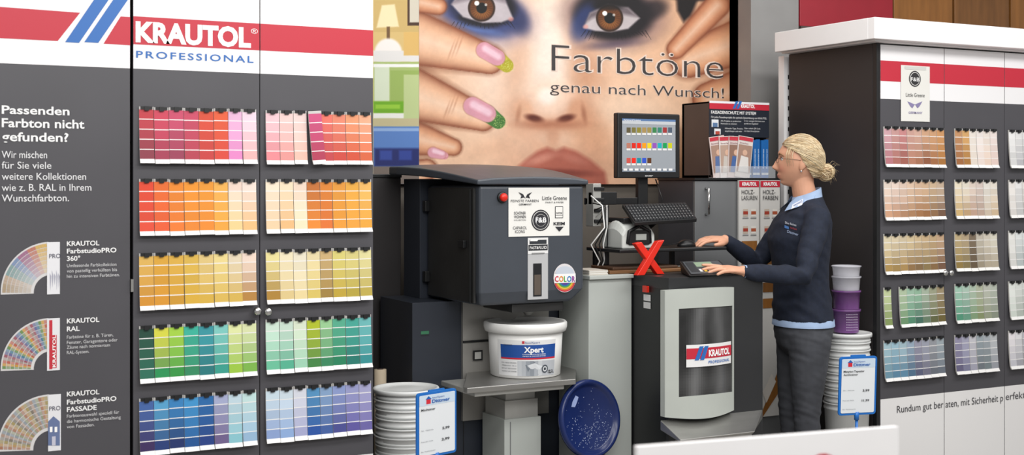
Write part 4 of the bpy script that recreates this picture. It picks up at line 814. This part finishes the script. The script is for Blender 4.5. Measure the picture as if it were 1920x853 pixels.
for j in range(n2+1):
    ph=math.pi*j/n2; ring=[]
    for i in range(n1):
        th=2*math.pi*i/n1; x=math.sin(ph)*math.cos(th); y=math.sin(ph)*math.sin(th); z=-math.cos(ph)
        if j in(0,n2): x=.02*math.cos(th); y=.02*math.sin(th)
        X=x*.094; Yy=y*.073; Z=z*.112
        if z<0:
            k=min(1,-z); Yy*=1-.30*k**1.6
            if x<0: X*=1-.45*k**1.5
            else: X*=min(2.2,max(.04,1-z*z)**-.29)*(1-.05*k)
        if x>0:
            X-= .004*g_(Z-.012,.012)*g_(Yy,.03)
            X+= .021*g_(Yy,.0095)*g_(Z+.038,.011)+.013*g_(Yy,.008)*g_(Z+.020,.016)+.004*g_(Yy,.035)*g_(Z-.028,.010)
            X-= .008*(g_(Yy-.031,.014)+g_(Yy+.031,.014))*g_(Z-.002,.012)
            X-= .004*g_(Yy,.03)*g_(Z+.055,.008)
            X+= .006*g_(Yy,.018)*g_(Z+.066,.0055)+.006*g_(Yy,.017)*g_(Z+.077,.0055)-.005*g_(Yy,.02)*g_(Z+.088,.006)
            X+= .005*g_(Yy,.020)*g_(Z+.101,.010)
            for sg in(-1,1): X+=.003*g_(Yy-sg*.038,.018)*g_(Z+.04,.02); X+=.006*g_(Yy-sg*.011,.006)*g_(Z+.043,.007)
        ring.append(HP(X,Yy,Z))
    rings.append(ring)
b.loft(rings,SKIN)
for sg in(-1,1):
    b.sphere(HP(-.012,sg*.072,-.006),.017,.008,.030,SKIN,n=16,M=HM@Matrix.Rotation(-.2,3,'Y')); b.sphere(HP(-.006,sg*.070,-.03),.009,.006,.010,SKIN,n=12,M=HM)
def lerp(a,b_,t_): return a.lerp(b_,t_)
for k in(0,1):
    s_,e_,w_=SHL[k],ELB[k],WR[k]; b.tube([s_,lerp(s_,e_,.5),e_,lerp(e_,w_,.35),w_],[.040,.036,.030,.030,.024],SKIN,n=18,round_=True)
def hand(Wr,d,s_,curl,spread=1,sc=1.0):
    d=d.normalized(); s_=(s_-d*s_.dot(d)).normalized(); up=d.cross(s_); 
    if up.z<0: up=-up
    def hp(a,e,u_): return Wr+(d*a+s_*e+up*u_)*sc
    rs=[]
    for a,w1,tk,u_ in((-.03,.022,.019,0),(.0,.024,.018,0),(.03,.032,.016,.002),(.06,.038,.014,.003),(.082,.039,.012,.001),(.094,.032,.008,-.002)):
        rs.append([hp(a,w1*math.cos(t_),u_+tk*math.sin(t_)) for t_ in [q*2*math.pi/18 for q in range(18)]])
    b.loft(rs,SKIN)
    for i,(e,ln,st) in enumerate(((.029,.076,.086),(.010,.084,.091),(-.010,.078,.088),(-.029,.062,.080))):
        a=0; p=hp(st-.02,e*.9,0); pts=[p]; rr_=[.0090]; sp=(.012-.009*i)*2.4*spread
        dirp=(d+s_*sp*6).normalized(); seg=[.48,.30,.24]; cl=curl[i]; p=hp(st,e,.001); pts.append(p); rr_.append(.0086)
        for q in range(3):
            a+=math.radians(cl*(.8,1.2,.8)[q]); dd=dirp*math.cos(a)-up*math.sin(a); p=p+dd*ln*seg[q]*sc; pts.append(p); rr_.append((.0080,.0072,.0058)[q])
        b.tube(pts,rr_,SKIN,n=12,round_=True)
    p0=hp(.012,.016,-.004); p1=hp(.042,.044,-.008); p2=hp(.070,.058,-.010); p3=hp(.090,.062,-.012)
    b.tube([p0,p1,p2,p3],[.015,.012,.0098,.0074],SKIN,n=12,round_=True)
hand(WR[0],Vector((-1,.08,.14)),Vector((.08,1,.22)),(2,7,9,10),1)
hand(WR[1],Vector((-1,.05,.05)),Vector((0,-1,-.15)),(14,20,24,28),.7)
for sg in(-1,1):
    lp=legpts(sg); b.tube(lp,[r-.015 for a,y,z,r in LEG],SKIN,n=18,round_=True)
    b.tube([W(-.02,sg*.064,.05),W(.13,sg*.075,.035)],[.030,.024],SKIN,n=14,round_=True)
me=vox(b,.0032,2); wv=shift(me,WB); me.materials.append(SKIN)
HMi=np.array(HM.inverted()); hv=(wv-np.array(HC))@HMi.T
base=np.array([int('d8a184'[i:i+2],16)/255 for i in(0,2,4)]); cc=np.tile(base,(len(wv),1))
def gm(cx,cy,cz,sx,sy,sz): return np.exp(-((hv[:,0]-cx)/sx)**2-((np.abs(hv[:,1])-cy)/sy)**2-((hv[:,2]-cz)/sz)**2)
def bc_(m_,rgb): 
    global cc; m_=np.clip(m_,0,1)[:,None]; cc=cc*(1-m_)+np.array(rgb)*m_
bc_(gm(.11,0,-.0715,.04,.020,.008)*1.3,(.70,.36,.34)); bc_(gm(.085,.04,-.04,.03,.018,.018)*.5,(.82,.50,.43)); bc_(gm(.13,0,-.038,.02,.012,.01)*.35,(.80,.50,.42))
bc_(gm(.09,.031,.004,.02,.016,.006)*.5,(.50,.33,.28))
cl=np.where(cc<=.04045,cc/12.92,((cc+.055)/1.055)**2.4); cl=np.concatenate([cl,np.ones((len(cl),1))],1).astype(np.float32)
for a_ in list(me.color_attributes): me.color_attributes.remove(a_)
ca=me.color_attributes.new('Col','FLOAT_COLOR','POINT'); ca.data.foreach_set('color',cl.ravel())
link(me,'body',tW,WB)
for sg in(-1,1):
    b=MB(); b.sphere(HP(.0685,sg*.031,.002),.0125,.0125,.0110,mat('eye_white','e0dcd6',.2),n=16,M=HM); b.sphere(HP(.0762,sg*.0315,.002),.0058,.0058,.0058,mat('iris','4a6070',.2),n=12,M=HM); b.build('eye',tW)
    b=MB(); b.tube([HP(.090,sg*.014,.019),HP(.089,sg*.026,.0250),HP(.081,sg*.040,.022),HP(.069,sg*.052,.014)],[.0014,.0020,.0017,.0008],mat('brow','8a6a48',.8),n=8); b.build('eyebrow',tW)
    b=MB(); b.tube([HP(.080,sg*.019,.006),HP(.0825,sg*.030,.0115),HP(.074,sg*.044,.005)],[.001,.0014,.001],mat('lash','3a2c28',.8),n=6); b.build('eyelashes',tW)
b=MB(); 
for sg in(-1,1):
    b.tube([HP(.098-.35*max(0,abs(.021*math.cos(t_)+.031)-.031)+.003*math.sin(t_),sg*(.031+.020*math.cos(t_)),-.003+.014*math.sin(t_)) for t_ in [k*2*math.pi/20 for k in range(21)]],.0008,BLACK,n=6); b.tube([HP(.091,sg*.051,.002),HP(.05,sg*.074,.004),HP(.0,sg*.078,.004)],.0009,BLACK,n=6)
b.tube([HP(.098,-.011,.0),HP(.104,0,.003),HP(.098,.011,.0)],.0009,BLACK,n=6); b.build('glasses',tW,label='thin dark rimmed glasses')
HAIR=mat('hair_attr','c8a878',.5,attr=True,var=.25,scale=45,bump=.4,bscale=160,stretch=(.3,1,2.5)); b=MB()
xl=[.2,.085,.045,.012,-.005,-.03,-.07,-.2]; zl=[.075,.062,.045,.030,.004,-.028,-.078,-.09]
def zline(x): return float(np.interp(-x,[-v for v in xl],zl))
def hs(x,y,z,o_=1.0): return (-.004+x*.103*o_, y*.081*o_, .003+z*.116*o_)
rings=[]
for j in range(61):
    ph=math.pi*j/60; ring=[]
    for i in range(96):
        th=2*math.pi*i/96; sn=max(math.sin(ph),.01); x,y,z=sn*math.cos(th),sn*math.sin(th),-math.cos(ph)
        X,Yy,Z=hs(x,y,z); w_=min(1,max(0,(Z-zline(X))/.016)); w_=w_*w_*(3-2*w_); q=.80+.20*w_
        ring.append(HP(X*q,Yy*q,Z*q))
    rings.append(ring)
b.loft(rings,HAIR,'b89c78')
bun=Vector((-.114,.006,-.036)); rr=random.Random(5)
b.sphere(HP(*bun),.031,.034,.036,HAIR,'ac9070',n=24,M=HM); b.sphere(HP(-.088,.003,-.030),.028,.032,.034,HAIR,'ac9070',n=24,M=HM)
tones=['ccb894','b8a07c','a8906c','d4c4a4','9c8460','c0ac8c']
for k in range(520):
    sg=rr.choice((-1,1)) if k>300 else 1
    xs_=rr.uniform(-.06,.080); zs_=zline(xs_)+(rr.uniform(.0,.09) if k%3 else rr.uniform(0,.008))
    st=Vector(((xs_+.004)/.103,0,(zs_-.003)/.116)); q=1-st.x**2-st.z**2
    if q<0.01: st.normalize(); q=.0
    st.y=sg*math.sqrt(max(q,.0)); st=st.normalized(); en=Vector((-.93,sg*.05,-.30+rr.uniform(-.12,.12))).normalized()
    pts=[]; j0=rr.uniform(.0,.012) if k%9==0 else rr.uniform(0,.004)
    for i in range(9):
        t_=i/8; dd=st.lerp(en,t_).normalized(); o_=1.0+j0*4*math.sin(math.pi*t_)*(k%9==0)+j0*math.sin(math.pi*t_)+.003; pts.append(HP(*hs(dd.x,dd.y,dd.z,o_)))
    b.tube(pts,[.0006]+[.0016]*7+[.001],HAIR,rr.choice(tones),n=5)
for k in range(110):
    ax_=Vector((rr.gauss(0,.45),rr.gauss(0,1.2),rr.gauss(0,.6))).normalized(); e1=ax_.orthogonal().normalized(); e2=ax_.cross(e1); off=rr.uniform(-.022,.022)
    R_=math.sqrt(.0335**2-off**2)*rr.uniform(.98,1.1); a0=rr.uniform(0,6.28)
    b.tube([HP(*(bun+ax_*off+(e1*math.cos(a0+i*.42)+e2*math.sin(a0+i*.42))*R_*(1+.05*math.sin(i*.8)))) for i in range(8)],[.0005]+[.0022]*6+[.0005],HAIR,rr.choice(tones),n=5)
for k in range(22):
    p=bun+Vector((rr.uniform(-.02,.01),rr.uniform(-.02,.02),rr.uniform(-.02,.03))); dv=Vector((-rr.uniform(.018,.038),rr.uniform(-.02,.02),rr.uniform(-.03,.03)))
    b.tube([HP(*p),HP(*(p+dv*.6+Vector((0,0,.008)))),HP(*(p+dv*1.1-Vector((0,0,.006))))],[.0008,.0006,.0003],HAIR,rr.choice(tones),n=4)
for k in range(12):
    x_=.03+rr.uniform(0,.03); b.tube([HP(x_,.066,.05),HP(x_+.006,.074,.02),HP(x_-.004,.075,-.01-rr.uniform(0,.02))],[.001,.0008,.0003],HAIR,rr.choice(tones),n=4)
b.build('hair',tW,label='ash blonde hair pinned in a low bun')
b=MB(); b.sphere(HP(-.006,.077,-.042),.005,.005,.005,CHROME,n=12); b.build('earring',tW)
b=MB(); SW=mat('navy_knit','161e30',.85,var=.2,scale=60,bump=.25,bscale=400)
b.loft([ringE(0,0,.868,.127,.160)]+[ringE(fo,0,z,bd+.012,aw+.012) for z,fo,bd,aw in TR if z>.9 and z<1.35]+[ringE(-.016,0,1.385,.060,.085,tilt=-.015)],SW)
for k in(0,1):
    s_,e_,w_=SHL[k],ELB[k],WR[k]; s2=s_+(WB+Vector((0,0,s_.z+.02))-s_)*.35
    b.tube([s2,s_,lerp(s_,e_,.3),lerp(s_,e_,.7),e_,lerp(e_,w_,.3),lerp(e_,w_,.7),lerp(e_,w_,.93)],[.054,.056,.053,.046,.042,.042,.036,.031],SW,n=22,round_=True)
me=vox(b,.006,8)
def fold(p): 
    k_=1+1.2*math.exp(-((p-ELB[0]).length/.08)**2)+1.2*math.exp(-((p-ELB[1]).length/.08)**2)+.9*math.exp(-((p.z-.93)/.06)**2)
    return .004*k_*noise.noise(Vector((p.x*12,p.y*12,p.z*26+p.x*18)))+.001*noise.noise(p*40)
wv=shift(me,WB,fold); me.materials.append(SW); link(me,'sweater',tW,WB)
bv=BVHTree.FromPolygons([Vector(p) for p in wv.tolist()],[tuple(p.vertices) for p in me.polygons]); cam0=Vector((0,0,H))
def hit(u,v,off=.003):
    d=(PZ(u,v,5)-cam0).normalized(); h_=bv.ray_cast(cam0,d); 
    return (h_[0]-d*off) if h_[0] else PZ(u,v,5.35)
b=MB(); TM=mat('emb_attr','ffffff',.6,attr=True)
def emb(s_,u0,v0,w_,h_,col,bo=0,sl=.3): b.text(s_,lambda x,y:hit(u0+x,v0-y+x*sl),w_,h_,col,bo,TM)
emb("Elke Bohns",1472,419,21,4,'c8ccd8',.0,.25); emb("bauXpert",1482,428,12,3.4,'b84048',.0,.3); emb("Dittmer",1476,436,21,5,'a8b8d8',.0,.3)
b.poly([hit(1471,422),hit(1479,425),hit(1479,430),hit(1471,427)],TM,'5080c0')
b.build('embroidery',tW)
SH=mat('light_blue_cotton','9cb2d2',.8,var=.06,scale=20,bump=.1,bscale=150); b=MB()
b.loft([ringE(0,0,z,bd,aw) for z,bd,aw in((.846,.129,.162),(.875,.125,.158),(.875,.118,.151),(.846,.122,.155),(.846,.129,.162))],SH,caps=False); b.build('shirt_hem',tW,label='light blue shirt hem showing below sweater')
def cring(z,r1,r2,fo,tilt): return ringE(fo,0,z,r1,r2,32,tilt)
b=MB(); b.loft([cring(1.365,.068,.080,-.012,-.03),cring(1.392,.064,.068,-.014,-.025),cring(1.414,.060,.060,-.016,-.022),cring(1.414,.056,.056,-.016,-.022),cring(1.385,.058,.060,-.016,-.03)],SH,caps=False); b.build('shirt_collar',tW,label='light blue shirt collar')
for sg in(1,-1):
    b=MB(); a=[W(-.045,sg*.055,1.412),W(.035,sg*.045,1.392),W(.060,sg*.018,1.366),W(.093,sg*.045,1.330),W(.055,sg*.083,1.346),W(-.015,sg*.085,1.370)]
    ce=sum(a,Vector())/6; up=Vector((0,0,.010))+f*.006; b.add([p+f*.004+Vector((0,0,.004)) for p in a]+[ce+up],[(i,(i+1)%6,6) for i in range(6)],SH,smooth=True); b.build('collar_flap',tW,label='light blue collar flap')
for k in(0,1):
    b=MB(); e_,w_=ELB[k],WR[k]; b.tube([lerp(e_,w_,.93),lerp(e_,w_,.975)],[.0275,.0265],SH,n=20); b.build('shirt_cuff',tW,label='light blue shirt cuff')
b=MB(); b.poly([W(.024,.068,1.386),W(.065,.052,1.362),W(.076,.070,1.343),W(.034,.088,1.362)],TM,'e4e8ee'); 
b.text("Dittmer",lambda x,y:W(.034,.081,1.371)+(W(.073,.064,1.349)-W(.034,.081,1.371))*(x/.05)+Vector((0,0,y+.002))+l*.003,.043,.008,'2858a8',.02,TM); b.build('name_badge',tW)
b=MB(); JE=mat('dark_jeans','44464c',.85,var=.22,scale=14,bump=.25,bscale=500)
b.loft([ringE(fo,0,z,bd,aw) for z,fo,bd,aw in((.72,0,.07,.12),(.76,0,.108,.147),(.82,0,.122,.156),(.87,0,.120,.152),(.91,0,.112,.145))],JE)
for sg in(-1,1): b.tube(legpts(sg),[r for a,y,z,r in LEG],JE,n=22,round_=True)
me=vox(b,.006,4)
def fold2(p): 
    k_=math.exp(-((p.z-.46)/.10)**2)+math.exp(-((p.z-.78)/.06)**2)+.35
    return .004*k_*noise.noise(Vector((p.x*12,p.y*12,p.z*48+p.x*18)))+.001*noise.noise(p*50)
shift(me,WB,fold2); me.materials.append(JE); link(me,'jeans',tW,WB)
for sg in(-1,1):
    b=MB(); o_=.012 if sg<0 else -.008
    b.loft([[W(-.01+o_+fx+rw*1.0*math.cos(t_)*ln,sg*.068+rw*math.sin(t_),z) for t_ in [k*2*math.pi/20 for k in range(20)]] for z,fx,rw,ln in((0,.04,.043,2.9),(.03,.04,.043,2.9),(.055,.03,.040,2.5),(.09,.0,.038,1.3))],BLACK); b.build('shoe',tW)
# ================================================================ LIGHT & CAMERA
w=bpy.data.worlds.new('World'); SC.world=w; w.use_nodes=True; w.node_tree.nodes['Background'].inputs[0].default_value=(1,.985,.97,1); w.node_tree.nodes['Background'].inputs[1].default_value=.38
for i,(x,y,z,sx,sy,e,rx) in enumerate([(-.2,.1,3.0,2.5,.8,44,45),(2.2,.1,3.0,2.5,.8,44,45),(.6,2.0,3.1,2.2,.6,32,20),(2.8,2.2,3.1,2.2,.6,34,20),(5.0,2.4,3.1,2.2,.6,34,20),(2.9,3.9,3.2,2.4,.5,22,0)]):
    L=bpy.data.lights.new('ceiling_lamp','AREA'); L.shape='RECTANGLE'; L.size=sx; L.size_y=sy; L.energy=e; L.color=(1,.985,.96)
    o_=bpy.data.objects.new('ceiling_lamp',L); COL.objects.link(o_); o_.location=(x,y,z); o_.rotation_euler=(math.radians(rx),0,0)
cam=bpy.data.cameras.new('camera'); co=bpy.data.objects.new('camera',cam); COL.objects.link(co); co.location=(0,0,H); co.rotation_euler=(math.pi/2,0,-TH)
cam.lens=45; cam.sensor_width=36; cam.shift_y=-86.5/1920; cam.clip_start=.05; cam.dof.use_dof=True; cam.dof.focus_distance=5.0; cam.dof.aperture_fstop=4
SC.camera=co
SC.view_settings.view_transform='Standard'
